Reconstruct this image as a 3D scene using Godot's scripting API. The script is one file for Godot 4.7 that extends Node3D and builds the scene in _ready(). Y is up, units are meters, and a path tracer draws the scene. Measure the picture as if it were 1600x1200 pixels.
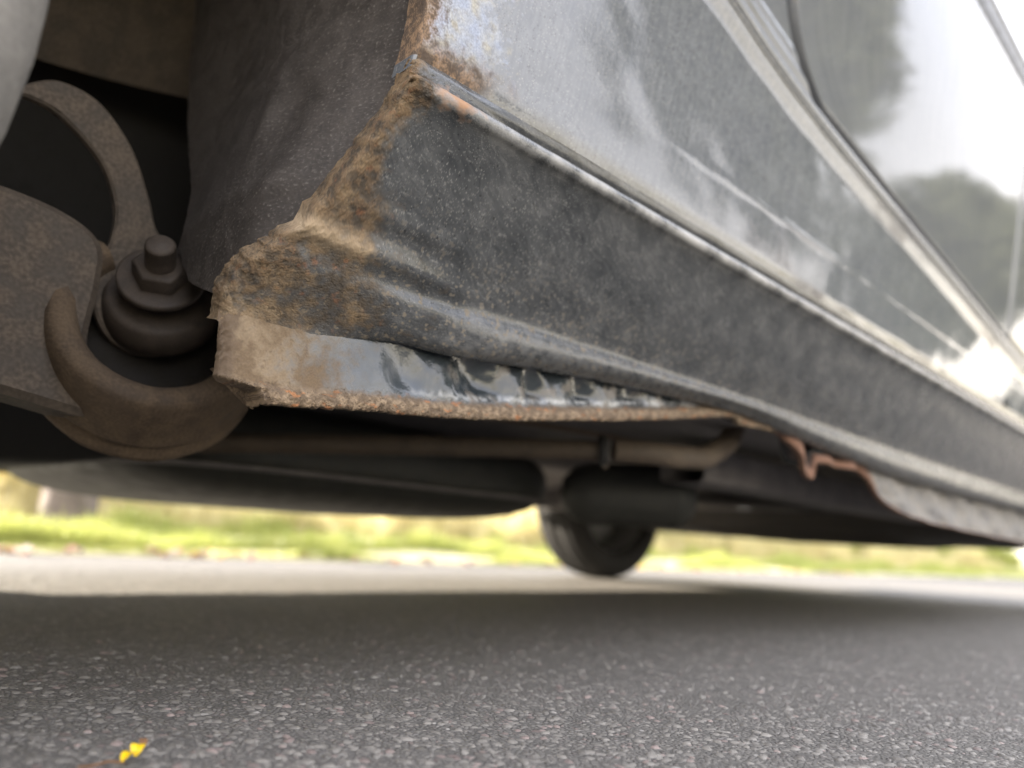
extends Node3D
# A dark car parked at a grass verge, seen from the ground beside its rear wheel: rusty sill end, dented seam, underside, road.
# x runs forward along the car, y up, z towards the camera's side of the road; "lat" below is -z.

var N := FastNoiseLite.new()
var N2 := FastNoiseLite.new()
var NR := FastNoiseLite.new()
var rng := RandomNumberGenerator.new()
var names := {}
var car: Node3D
var M := {}

# ------------------------------------------------------------------ small helpers
func numbered(called: String) -> String:
	if not names.has(called):
		names[called] = 0
		return called
	names[called] += 1
	return "%s_%03d" % [called, names[called]]

func tag(o: Node, label: String, category: String, group := "", kind := "") -> Node:
	if label: o.set_meta("label", label)
	if category: o.set_meta("category", category)
	if group: o.set_meta("group", group)
	if kind: o.set_meta("kind", kind)
	return o

func put(called: String, mesh: Mesh, mat: Material, parent: Node) -> MeshInstance3D:
	var o := MeshInstance3D.new()
	o.name = numbered(called) if parent == self else called
	o.mesh = mesh
	o.material_override = mat
	parent.add_child(o, true)
	return o

func curve(pts: Array, x: float) -> float:      # piecewise linear with eased joints: [[x, y], ...]
	var n := pts.size()
	if x <= pts[0][0]: return pts[0][1]
	if x >= pts[n - 1][0]: return pts[n - 1][1]
	for i in n - 1:
		if x <= pts[i + 1][0]:
			var a: float = pts[max(i - 1, 0)][1]
			var d: float = pts[min(i + 2, n - 1)][1]
			var b: float = pts[i][1]
			var c: float = pts[i + 1][1]
			var x0: float = pts[max(i - 1, 0)][0]
			var x1: float = pts[i][0]
			var x2: float = pts[i + 1][0]
			var x3: float = pts[min(i + 2, n - 1)][0]
			var t := (x - x1) / (x2 - x1)
			var m1 := (c - a) / maxf(x2 - x0, 1e-6) * (x2 - x1)
			var m2 := (d - b) / maxf(x3 - x1, 1e-6) * (x2 - x1)
			# keep it from overshooting
			var s := c - b
			m1 = clampf(m1, -absf(3 * s), absf(3 * s))
			m2 = clampf(m2, -absf(3 * s), absf(3 * s))
			var t2 := t * t
			var t3 := t2 * t
			return b * (2 * t3 - 3 * t2 + 1) + m1 * (t3 - 2 * t2 + t) + c * (3 * t2 - 2 * t3) + m2 * (t3 - t2)
	return pts[n - 1][1]

func line(pts: Array, x: float) -> float:
	var n := pts.size()
	if x <= pts[0][0]: return pts[0][1]
	for i in n - 1:
		if x <= pts[i + 1][0]:
			return lerpf(pts[i][1], pts[i + 1][1], (x - pts[i][0]) / maxf(pts[i + 1][0] - pts[i][0], 1e-6))
	return pts[n - 1][1]

func bump(x: float, c: float, w: float) -> float:
	return exp(-pow((x - c) / w, 2))

func sheet(nu: int, nv: int, pos: Callable, uvf = null, flip := false) -> ArrayMesh:
	var P := PackedVector3Array()
	var UV := PackedVector2Array()
	for j in nv:
		for i in nu:
			P.append(pos.call(float(i) / (nu - 1), float(j) / (nv - 1)))
			UV.append(uvf.call(float(i) / (nu - 1), float(j) / (nv - 1)) if uvf != null else Vector2(float(i) / (nu - 1), float(j) / (nv - 1)))
	return from_grid(P, UV, nu, nv, flip)

func from_grid(P: PackedVector3Array, UV: PackedVector2Array, nu: int, nv: int, flip := false) -> ArrayMesh:
	var IX := PackedInt32Array()
	var NN := PackedVector3Array()
	NN.resize(P.size())
	for j in nv - 1:
		for i in nu - 1:
			var a := j * nu + i
			var b := a + 1
			var c := a + nu
			var d := c + 1
			for t in ([[a, b, d], [a, d, c]] if not flip else [[a, d, b], [a, c, d]]):
				var p0 := P[t[0]]
				var n := (P[t[2]] - p0).cross(P[t[1]] - p0)
				for k in 3:
					NN[t[k]] += n
					IX.append(t[k])
	for k in NN.size():
		NN[k] = NN[k].normalized() if NN[k].length() > 1e-14 else Vector3.UP
	var arr := []
	arr.resize(Mesh.ARRAY_MAX)
	arr[Mesh.ARRAY_VERTEX] = P
	arr[Mesh.ARRAY_NORMAL] = NN
	arr[Mesh.ARRAY_TEX_UV] = UV
	arr[Mesh.ARRAY_INDEX] = IX
	var m := ArrayMesh.new()
	m.add_surface_from_arrays(Mesh.PRIMITIVE_TRIANGLES, arr)
	return m

# a closed lathe: profile [[along, radius], ...] round the axis from point o in direction d
func lathe(o: Vector3, d: Vector3, prof: Array, seg := 48, from := 0.0, to := TAU, wob := 0.0) -> ArrayMesh:
	d = d.normalized()
	var a := d.cross(Vector3.UP if absf(d.y) < 0.9 else Vector3.RIGHT).normalized()
	var b := d.cross(a)
	var f := func(u: float, v: float) -> Vector3:
		var k: float = v * (prof.size() - 1)
		var i := mini(int(k), prof.size() - 2)
		var s: float = lerpf(prof[i][0], prof[i + 1][0], k - i)
		var r: float = lerpf(prof[i][1], prof[i + 1][1], k - i)
		var t := lerpf(from, to, u)
		r *= 1.0 + wob * N.get_noise_2d(t * 40.0 + s * 900.0, s * 2000.0)
		return o + d * s + (a * cos(t) + b * sin(t)) * r
	return sheet(seg + 1, prof.size(), f)

# a tube of radius r along a smooth path
func tube(path: Array, r, seg := 16, steps := 0) -> ArrayMesh:
	var cv := Curve3D.new()
	for i in path.size():
		var a: Vector3 = path[maxi(i - 1, 0)]
		var b: Vector3 = path[mini(i + 1, path.size() - 1)]
		var h: Vector3 = (b - a) / 6.0
		cv.add_point(path[i], -h, h)
	var L := cv.get_baked_length()
	var n: int = steps if steps > 0 else maxi(8, path.size() * 8)
	var P := PackedVector3Array()
	var UV := PackedVector2Array()
	var up := Vector3.UP
	for j in n + 1:
		var p := cv.sample_baked(L * j / n)
		var q := cv.sample_baked(minf(L, L * j / n + 0.002)) - cv.sample_baked(maxf(0, L * j / n - 0.002))
		var d := q.normalized()
		if absf(d.dot(up)) > 0.95: up = Vector3.RIGHT
		var a := d.cross(up).normalized()
		var b := d.cross(a)
		var rr: float = r if r is float else line(r, float(j) / n)
		for i in seg + 1:
			var t := TAU * i / seg
			P.append(p + (a * cos(t) + b * sin(t)) * rr)
			UV.append(Vector2(float(i) / seg, L * j / n))
	return from_grid(P, UV, seg + 1, n + 1)

# a plate: outline in a plane, given thickness, edges bevelled. To world: origin + e1*x + e2*y ; front face towards -e3, body towards +e3
func plate(pts: PackedVector2Array, o: Vector3, e1: Vector3, e2: Vector3, e3: Vector3, thick: float, bev := 0.003) -> ArrayMesh:
	var st := SurfaceTool.new()
	st.begin(Mesh.PRIMITIVE_TRIANGLES)
	if Geometry2D.is_polygon_clockwise(pts): pts.reverse()
	var inner := Geometry2D.offset_polygon(pts, -bev, Geometry2D.JOIN_ROUND)
	var front: PackedVector2Array = inner[0] if inner.size() else pts
	var hand := e1.cross(e2).dot(e3) > 0
	var w := func(p: Vector2, z: float) -> Vector3: return o + e1 * p.x + e2 * p.y + e3 * z
	var tri := func(a: Vector3, b: Vector3, c: Vector3, n: Vector3) -> void:
		if (c - a).cross(b - a).dot(n) < 0:
			var t := b
			b = c
			c = t
		for p in [a, b, c]: st.add_vertex(p)
	st.set_smooth_group(-1)
	var ti := Geometry2D.triangulate_polygon(front)
	for k in range(0, ti.size(), 3):
		tri.call(w.call(front[ti[k]], 0.0), w.call(front[ti[k + 1]], 0.0), w.call(front[ti[k + 2]], 0.0), -e3)
	var tb := Geometry2D.triangulate_polygon(pts)
	for k in range(0, tb.size(), 3):
		tri.call(w.call(pts[tb[k]], thick), w.call(pts[tb[k + 1]], thick), w.call(pts[tb[k + 2]], thick), e3)
	var n := pts.size()
	for i in n:
		var p := pts[i]
		var q := pts[(i + 1) % n]
		var e := (q - p).normalized()
		var out2 := Vector2(e.y, -e.x)
		var nn := e1 * out2.x + e2 * out2.y
		tri.call(w.call(p, bev), w.call(q, bev), w.call(q, thick), nn)
		tri.call(w.call(p, bev), w.call(q, thick), w.call(p, thick), nn)
		# bevel strip to nearest points of the front outline
		var p2 := nearest(front, p)
		var q2 := nearest(front, q)
		tri.call(w.call(p, bev), w.call(q, bev), w.call(q2, 0.0), nn - e3)
		tri.call(w.call(p, bev), w.call(q2, 0.0), w.call(p2, 0.0), nn - e3)
	st.generate_normals()
	return st.commit()

func nearest(poly: PackedVector2Array, p: Vector2) -> Vector2:
	var best := poly[0]
	for q in poly:
		if q.distance_squared_to(p) < best.distance_squared_to(p): best = q
	return best

func smooth(pts: Array, per := 6) -> PackedVector2Array:      # closed Catmull-Rom
	var out := PackedVector2Array()
	var n := pts.size()
	for i in n:
		var a: Vector2 = pts[(i + n - 1) % n]
		var b: Vector2 = pts[i]
		var c: Vector2 = pts[(i + 1) % n]
		var d: Vector2 = pts[(i + 2) % n]
		for k in per:
			out.append(b.cubic_interpolate(c, a, d, float(k) / per))
	return out

# ------------------------------------------------------------------ textures
func lin8(c: float) -> int:          # linear 0..1 to an sRGB byte
	c = clampf(c, 0.0, 1.0)
	var s := 12.92 * c if c < 0.0031308 else 1.055 * pow(c, 1.0 / 2.4) - 0.055
	return int(s * 255.0 + 0.5)

func tex(w: int, h: int, f: Callable) -> Array:
	# f(u, v) -> [Vector3 linear colour, height 0..1, roughness 0..1]; gives the colour map and a map of height (red) and roughness (green)
	var A := PackedByteArray()
	var B := PackedByteArray()
	A.resize(w * h * 3)
	B.resize(w * h * 3)
	var lut := PackedByteArray()
	lut.resize(1025)
	for i in 1025: lut[i] = lin8(i / 1024.0)
	var k := 0
	for j in h:
		var v := (j + 0.5) / h
		for i in w:
			var r: Array = f.call((i + 0.5) / w, v)
			var c: Vector3 = r[0]
			A[k] = lut[int(clampf(c.x, 0, 1) * 1024)]
			A[k + 1] = lut[int(clampf(c.y, 0, 1) * 1024)]
			A[k + 2] = lut[int(clampf(c.z, 0, 1) * 1024)]
			B[k] = int(clampf(r[1], 0, 1) * 255)
			B[k + 1] = int(clampf(r[2], 0, 1) * 255)
			k += 3
	return [ImageTexture.create_from_image(Image.create_from_data(w, h, false, Image.FORMAT_RGB8, A)), ImageTexture.create_from_image(Image.create_from_data(w, h, false, Image.FORMAT_RGB8, B))]

func mat_from(t: Array, relief: float, spec := 0.5) -> StandardMaterial3D:
	var m := StandardMaterial3D.new()
	m.albedo_texture = t[0]
	m.roughness = 1.0
	m.roughness_texture = t[1]
	m.roughness_texture_channel = BaseMaterial3D.TEXTURE_CHANNEL_GREEN
	m.metallic_specular = spec
	if relief > 0:
		m.heightmap_enabled = true
		m.heightmap_texture = t[1]
		m.heightmap_scale = relief
	return m

func grime(c1: Vector3, c2: Vector3, speck: Vector3, amount: float, scale: float, rough: float, relief: float, seed_: int, spec := 0.5) -> StandardMaterial3D:
	var a := FastNoiseLite.new()
	a.seed = seed_
	a.frequency = 0.02
	a.fractal_octaves = 5
	var ia := a.get_seamless_image(256, 256)
	var b := FastNoiseLite.new()
	b.seed = seed_ + 7
	b.frequency = 0.16
	b.fractal_octaves = 3
	var ib := b.get_seamless_image(256, 256)
	var f := func(u: float, v: float) -> Array:
		var x := int(u * 256)
		var y := int(v * 256)
		var s: float = ia.get_pixel(x, y).r
		var q: float = ib.get_pixel(x, y).r
		var c := c1.lerp(c2, smoothstep(0.3, 0.7, s * 0.7 + q * 0.3))
		c *= 0.75 + 0.5 * q
		var k := smoothstep(1.0 - amount, 1.0 - amount + 0.06, q)
		c = c.lerp(speck, k)
		return [c, s * 0.5 + q * 0.4 + 0.3 * k, clampf(rough + (s - 0.5) * 0.3, 0.05, 1.0)]
	var m := mat_from(tex(256, 256, f), relief, spec)
	m.uv1_triplanar = true
	m.uv1_world_triplanar = true
	m.uv1_scale = Vector3.ONE * scale
	return m

# ------------------------------------------------------------------ the lines of the car's flank (metres)
var BEADUP := [[0.2, 0.0], [0.36, 0.0], [0.46, 0.009], [0.58, 0.018], [0.84, 0.027], [1.02, 0.016], [1.3, 0.004], [1.7, 0.0]]
var RIDGE := [[-0.2, 0.80], [0.15, 0.76], [0.4, 0.722], [0.63, 0.683], [0.70, 0.669], [0.81, 0.652], [0.94, 0.638], [1.126, 0.622], [1.436, 0.596], [1.88, 0.556], [2.3, 0.53]]
var ARCH := [[0.195, 0.243], [0.212, 0.222], [0.224, 0.203], [0.25, 0.198], [0.275, 0.2], [0.296, 0.213], [0.322, 0.233], [0.359, 0.248], [0.409, 0.265], [0.479, 0.272], [0.55, 0.265], [0.62, 0.24], [0.68, 0.19], [0.73, 0.11], [0.77, 0.0]]
var LAT := [[0.43, 0.386], [0.47, 0.381], [0.52, 0.375], [0.58, 0.367], [0.64, 0.359], [0.68, 0.353], [0.75, 0.343], [0.85, 0.328], [0.95, 0.315], [1.05, 0.305], [1.12, 0.302], [1.2, 0.306]]
var GAP := [[0.62, 1.08], [0.633, 0.985], [0.659, 0.88], [0.690, 0.812], [0.721, 0.776], [0.752, 0.757], [0.82, 0.742], [0.95, 0.735], [1.2, 0.74]]
var FB := [[0.2, 0.1995], [0.239, 0.201], [0.31, 0.208], [0.395, 0.215], [0.509, 0.230], [0.657, 0.253], [0.80, 0.278], [0.843, 0.2835], [0.852, 0.2775], [0.90, 0.279], [0.972, 0.281], [0.984, 0.274], [1.058, 0.232], [1.068, 0.231], [1.073, 0.254], [1.20, 0.257], [1.235, 0.260], [1.27, 0.245], [1.325, 0.223], [1.40, 0.208], [1.469, 0.200], [1.77, 0.193], [2.42, 0.187]]
const XE := 2.42       # front end of the sill

func xs(y: float) -> float: return curve(ARCH, y)
func lat_at(y: float) -> float: return curve(LAT, y)
func ux(x: float) -> float: return log(1.0 + (x - 0.15) / 0.35) / log(1.0 + 2.35 / 0.35)
func xu(u: float) -> float: return 0.15 + 0.35 * (exp(u * log(1.0 + 2.35 / 0.35)) - 1.0)

var PROF := [[0.474, 0.300, 1.0], [0.472, 0.276, 1.0], [0.465, 0.264, 1.0], [0.456, 0.261, 1.0], [0.446, 0.265, 1.0], [0.4395, 0.276, 0.7], [0.4385, 0.288, 0.4], [0.4405, 0.299, 0.2], [0.4365, 0.311, 0.1], [0.421, 0.340, 0.0], [0.4045, 0.371, 0.0], [0.391, 0.396, 0.0], [0.3832, 0.4070, 0.0], [0.3772, 0.4108, 0.0], [0.3750, 0.4160, 0.0], [0.3775, 0.4210, 0.0], [0.3845, 0.4230, 0.0], [0.3910, 0.4255, 0.0], [0.3915, 0.4295, 0.0], [0.3885, 0.4345, 0.0], [0.3868, 0.4400, 0.0]]
# the sill's section at x: t in 0..1 -> Vector2(lat, y)
func prof(x: float, t: float) -> Vector2:
	var n := PROF.size()
	var k := t * (n - 1)
	var i := mini(int(k), n - 2)
	var f := k - i
	var up := curve(BEADUP, x)
	var merge := 1.0 - smoothstep(0.26, 0.40, x)
	var q := []
	for j in [maxi(i - 1, 0), i, i + 1, mini(i + 2, n - 1)]:
		var p := Vector2(PROF[j][0], PROF[j][1] + up * PROF[j][2])
		if j <= 7:      # near the wheel arch the bead is pressed flat into the seam
			var flat: Array = [[0.4715, 0.250], [0.4700, 0.256], [0.4675, 0.262], [0.4640, 0.268], [0.4590, 0.275], [0.4530, 0.283], [0.4470, 0.291], [0.4415, 0.300]][j]
			p = p.lerp(Vector2(flat[0], flat[1]), merge)
		if j >= 12 and j <= 15:
			p.x -= 0.0004 * N2.get_noise_1d(x * 260.0)
		if j >= 16 and j <= 19:    # the groove above the crease starts a little way along
			p.x = lerpf(0.3835, p.x, smoothstep(0.29, 0.40, x))
		q.append(p)
	return q[1].cubic_interpolate(q[2], q[0], q[3], f)

func sill_bumps(x: float, y: float) -> float:       # metres outward: pressed ridges near the arch, small dents, lumps of rust
	var r := 0.0
	var a := 1.0 - smoothstep(0.30, 0.42, x)
	r += 0.0032 * a * bump(y, 0.316 - 0.05 * (x - 0.25), 0.0055)
	r -= 0.0025 * a * bump(y, 0.303 - 0.05 * (x - 0.25), 0.006)
	r += 0.0020 * (1.0 - smoothstep(0.30, 0.40, x)) * smoothstep(0.25, 0.28, x) * bump(y, 0.339 - 0.03 * (x - 0.25), 0.004)
	r -= 0.0016 * (1.0 - smoothstep(0.30, 0.40, x)) * smoothstep(0.25, 0.28, x) * bump(y, 0.329 - 0.03 * (x - 0.25), 0.004)
	r -= 0.003 * bump(x, 0.36, 0.035) * bump(y, 0.272, 0.012)
	r += 0.0006 * N2.get_noise_2d(x * 420.0, y * 500.0) * (1.0 - 0.8 * bump(y, 0.416, 0.012))
	var e := x - xs(y)
	var rusty := (1.0 - smoothstep(0.006, 0.05 + 0.03 * N2.get_noise_2d(x * 900, y * 900), e)) * (1.0 - smoothstep(0.40, 0.46, y) * 0.6)
	r += rusty * (0.0005 * N.get_noise_2d(x * 9000.0, y * 9000.0) + 0.0008 * N2.get_noise_2d(x * 2500.0, y * 2500.0))
	return r

func edge_jag(y: float) -> float:
	return 0.0006 * N2.get_noise_1d(y * 6200.0) + 0.0012 * N2.get_noise_1d(y * 2300.0) + 0.0022 * N2.get_noise_1d(y * 900.0)

func sill_mesh() -> ArrayMesh:
	var nv := 150
	var nu := 330
	var roll := 9
	var P := PackedVector3Array()
	var UV := PackedVector2Array()
	for j in nv:
		var t := float(j) / (nv - 1)
		var y0 := prof(0.22, t).y
		var x0 := xs(y0) + edge_jag(y0)
		for i in nu + roll:
			var rr := 0.0045
			var x: float
			var inward := 0.0
			if i < roll:
				var g := float(roll - i)       # roll..1
				if g > 6.0:
					x = x0 + 0.0002 * (g - 6)
					inward = rr + (g - 6.0) * 0.005
				else:
					var th := g / 6.0 * PI / 2
					x = x0 + rr - rr * sin(th)
					inward = rr * (1.0 - cos(th))
			else:
				var g := float(i - roll) / (nu - 1)
				x = x0 + rr + (exp(3.3 * g) - 1.0) / (exp(3.3) - 1.0) * (XE - x0 - rr)
			var p := prof(x, t)
			var d := prof(x, minf(t + 0.004, 1)) - prof(x, maxf(t - 0.004, 0))
			var n := Vector2(-d.y, d.x).normalized()      # outward is towards smaller lat when y grows
			var o := sill_bumps(x, p.y)
			var rough_edge := 0.0
			rough_edge = 0.0010 * N.get_noise_2d(p.y * 7000.0, inward * 7000.0 + x * 2000.0) * (1.0 - smoothstep(0.0, 0.012, x - x0))
			p += n * (o - inward)
			P.append(Vector3(x + rough_edge, p.y, -p.x))
			UV.append(Vector2(ux(x - inward * 1.3), 1.0 - t))
	return from_grid(P, UV, nu + roll, nv, true)

# panel between the groove and the bright ridge, with the ridge itself
func panel_mesh() -> ArrayMesh:
	var nv := 80
	var nu := 240
	var roll := 8
	var P := PackedVector3Array()
	var UV := PackedVector2Array()
	for j in nv:
		var t := float(j) / (nv - 1)
		for i in nu + roll:
			var rr := 0.004
			var g := clampf(float(i - roll) / (nu - 1), 0, 1)
			var y := 0.440
			var yy := 0.0
			# first guess of x on this row, then its ridge height
			var x := 0.26 + (exp(3.0 * g) - 1.0) / (exp(3.0) - 1.0) * (XE - 0.26)
			var top := curve(RIDGE, x)
			y = 0.440 + (top - 0.012 - 0.440) * minf(t / 0.72, 1.0)
			var x0 := xs(y) + edge_jag(y)
			x = x0 + rr + (exp(3.0 * g) - 1.0) / (exp(3.0) - 1.0) * (XE - x0 - rr)
			top = curve(RIDGE, x)
			var inward := 0.0
			if i < roll:
				var q := float(roll - i)
				if q > 5.0:
					x = x0
					inward = rr + (q - 5.0) * 0.006
				else:
					var th := q / 5.0 * PI / 2
					x = x0 + rr - rr * sin(th)
					inward = rr * (1.0 - cos(th))
			var lat: float
			if t <= 0.72:
				y = 0.440 + (top - 0.012 - 0.440) * (t / 0.72)
				lat = lat_at(y)
				lat += 0.002 * (1.0 - smoothstep(0.440, 0.449, y))
				lat -= 0.0008 * bump(y, 0.502, 0.0022) * smoothstep(0.5, 0.7, x)
				lat -= 0.0006 * N2.get_noise_2d(x * 160.0, y * 200.0)
				lat -= 0.0012 * bump(x, x0, 0.05) * N.get_noise_2d(x * 6000.0, y * 6000.0) * (1.0 - smoothstep(0.45, 0.54, y))
				var k := smoothstep(top - 0.035, top - 0.012, y)
				lat -= 0.0045 * k
			else:
				var a := (t - 0.72) / 0.28 * PI * 0.98
				lat = lat_at(top - 0.012) - 0.0045 + 0.004 - 0.0105 * sin(a) + 0.012 * smoothstep(0.5, 1.0, (t - 0.72) / 0.28) - 0.004 * (1.0 - smoothstep(0.0, 0.25, (t - 0.72) / 0.28))
				y = top - 0.012 + 0.012 * (1.0 - cos(a))
			if i < roll and j < 3: y -= 0.003 * (3 - j)
			P.append(Vector3(x, y, -(lat + inward)))
			UV.append(Vector2(ux(x - inward * 1.3), 1.0 - (y - 0.44) / 0.38))
	return from_grid(P, UV, nu + roll, nv, true)

var DENTS := [[0.346, 0.243, 0.016, 0.0045, 0.8], [0.424, 0.250, 0.020, 0.0100, 1.15], [0.490, 0.253, 0.014, 0.0085, 0.85], [0.560, 0.259, 0.017, 0.0095, 1.05], [0.640, 0.269, 0.017, 0.0085, 1.15], [0.715, 0.277, 0.015, 0.0065, 1.2], [0.79, 0.285, 0.015, 0.0045, 1.2]]
func seam_shape(x: float, y: float) -> float:      # metres towards the camera
	var b := curve(FB, x)
	var r := 0.0
	var fade := smoothstep(0.010, 0.026, y - b) if x < 0.8 else smoothstep(0.004, 0.01, y - b)
	for d in DENTS:
		if absf(x - d[0]) < 0.08:
			# a hammered hollow with a slightly raised, uneven rim
			var q: Vector2 = Vector2((x - d[0]) / d[4] + 0.25 * (y - d[1]), (y - d[1])) / d[2]
			var ql: float = q.length() * (1.0 + 0.10 * N2.get_noise_2d(x * 900.0, y * 900.0 + d[0] * 4000.0))
			r -= d[3] * (exp(-ql * ql) - 0.22 * exp(-pow((ql - 1.75) / 0.6, 2))) * fade
	r += 0.0003 * N2.get_noise_2d(x * 1200.0, y * 1200.0) * fade
	# leaning sheet: bent outwards a little along the edge
	r += 0.006 * smoothstep(0.06, 0.0, y - b) * smoothstep(0.24, 0.34, x)
	var big := smoothstep(0.9, 1.0, x) * (1.0 - smoothstep(1.22, 1.3, x))
	r += big * 0.006 * sin(x * 70.0)
	r += smoothstep(1.25, 1.35, x) * (0.004 * sin(x * 31.0 + y * 60.0) + 0.003 * N2.get_noise_2d(x * 260.0, y * 500.0))
	return r

func seam_mesh() -> ArrayMesh:
	var nu := 620
	var rows := 46
	var P := PackedVector3Array()
	var UV := PackedVector2Array()
	for j in rows:
		for i in nu:
			var g := float(i) / (nu - 1)
			var x := 0.1995 + (exp(2.4 * g) - 1.0) / (exp(2.4) - 1.0) * (XE - 0.1995)
			var b := curve(FB, x) + 0.0009 * N.get_noise_1d(x * 7000.0) + 0.0009 * N2.get_noise_1d(x * 2500.0)
			var hem := 0.0130 if x < 0.96 else (0.0125 + 0.011 * bump(x, 1.03, 0.03) if x < 1.3 else 0.004)
			var lat := 0.470
			var y := b
			var h := 0.0
			if j == 0:
				y = b + 0.020
				lat += 0.006
			elif j == 1:
				y = b + 0.0008
				lat += 0.005
			elif j <= 12:          # the folded hem: a rounded lip standing proud
				var k := (j - 2) / 10.0
				h = hem * k
				y = b + h
				var proud := 0.0042 * sqrt(maxf(0.0, 1.0 - pow(2.0 * k - 0.9, 2))) if k < 0.95 else 0.0
				lat -= proud
				lat -= 0.0011 * N.get_noise_2d(x * 6000.0, h * 12000.0) + 0.0009 * N2.get_noise_2d(x * 2600.0, h * 5000.0)
			else:
				var k := (j - 12) / float(rows - 13)
				y = lerpf(b + hem, maxf(lerpf(0.264, 0.298, smoothstep(0.27, 0.40, x)), b + 0.03), k)
			if j > 12: lat += 0.030 * smoothstep(0.0, 0.008, y - b - hem) * smoothstep(0.955, 0.985, x) * (1.0 - smoothstep(1.23, 1.30, x))
			lat -= seam_shape(x, y) if j > 1 else seam_shape(x, b)
			# left outline: the end steps back where the corner has rusted away
			var x0 := (0.2045 if y > 0.2125 else lerpf(0.239, 0.231, clampf((y - 0.2) / 0.0115, 0, 1)))
			if y > 0.2105 and y <= 0.2135: x0 = lerpf(0.231, 0.2045, (y - 0.2105) / 0.003)
			if y > 0.235: x0 = 0.2045 - 0.006 * smoothstep(0.235, 0.255, y)
			x0 += 0.0016 * N.get_noise_1d(y * 8000.0 + 300.0) + 0.0012 * N2.get_noise_1d(y * 3000.0)
			if x < x0:
				var over := x0 - x
				x = x0 - minf(over, 0.003) * 0.5
				lat += minf(over * 1.2, 0.018)
			else:
				lat += 0.003 * (1.0 - smoothstep(0.0, 0.006, x - x0))
				if x < x0 + 0.05:
					lat -= 0.0008 * N.get_noise_2d(x * 5000.0, y * 5000.0) * (1.0 - smoothstep(0.0, 0.05, x - x0))
			P.append(Vector3(x, y, -lat))
			UV.append(Vector2(ux(x), 1.0 - clampf((y - b) / 0.1, 0.0, 1.0)))
	return from_grid(P, UV, nu, rows, true)

# flat flank skin between two x limits, edges rolled in at gaps
func skin(xa: Callable, xb: Callable, ya: float, yb: float, nu: int, nv: int, lowcut = null, far := false) -> ArrayMesh:
	var f := func(u: float, v: float) -> Vector3:
		var y := lerpf(ya, yb, v)
		var x0: float = xa.call(y)
		var x1: float = xb.call(y)
		# columns bunch at both ends for the rolled edge
		var s := u
		var w := absf(x1 - x0)
		var e := minf(0.012, w * 0.3)
		if u < 0.1: s = u / 0.1 * e / w
		elif u > 0.9: s = 1.0 - (1.0 - u) / 0.1 * e / w
		else: s = (e + (u - 0.1) / 0.8 * (w - 2 * e)) / w
		var x := lerpf(x0, x1, s)
		var lat := 0.0
		if lowcut != null:
			var lo: float = lowcut.call(x)
			y = lerpf(lo, yb, v)
			if v > 0.0 and v < 0.06: pass
		lat = lat_at(y)
		var d := minf(absf(x - x0), absf(x1 - x))
		if lowcut != null: d = minf(d, (y - lowcut.call(x)))
		lat += 0.012 * pow(1.0 - clampf(d / 0.010, 0, 1), 2.0)
		if far: lat = 2.42 - lat
		return Vector3(x, y, -lat)
	return sheet(nu, nv, f, func(u: float, v: float) -> Vector2: return Vector2(u, 1 - v), not far)

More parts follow.
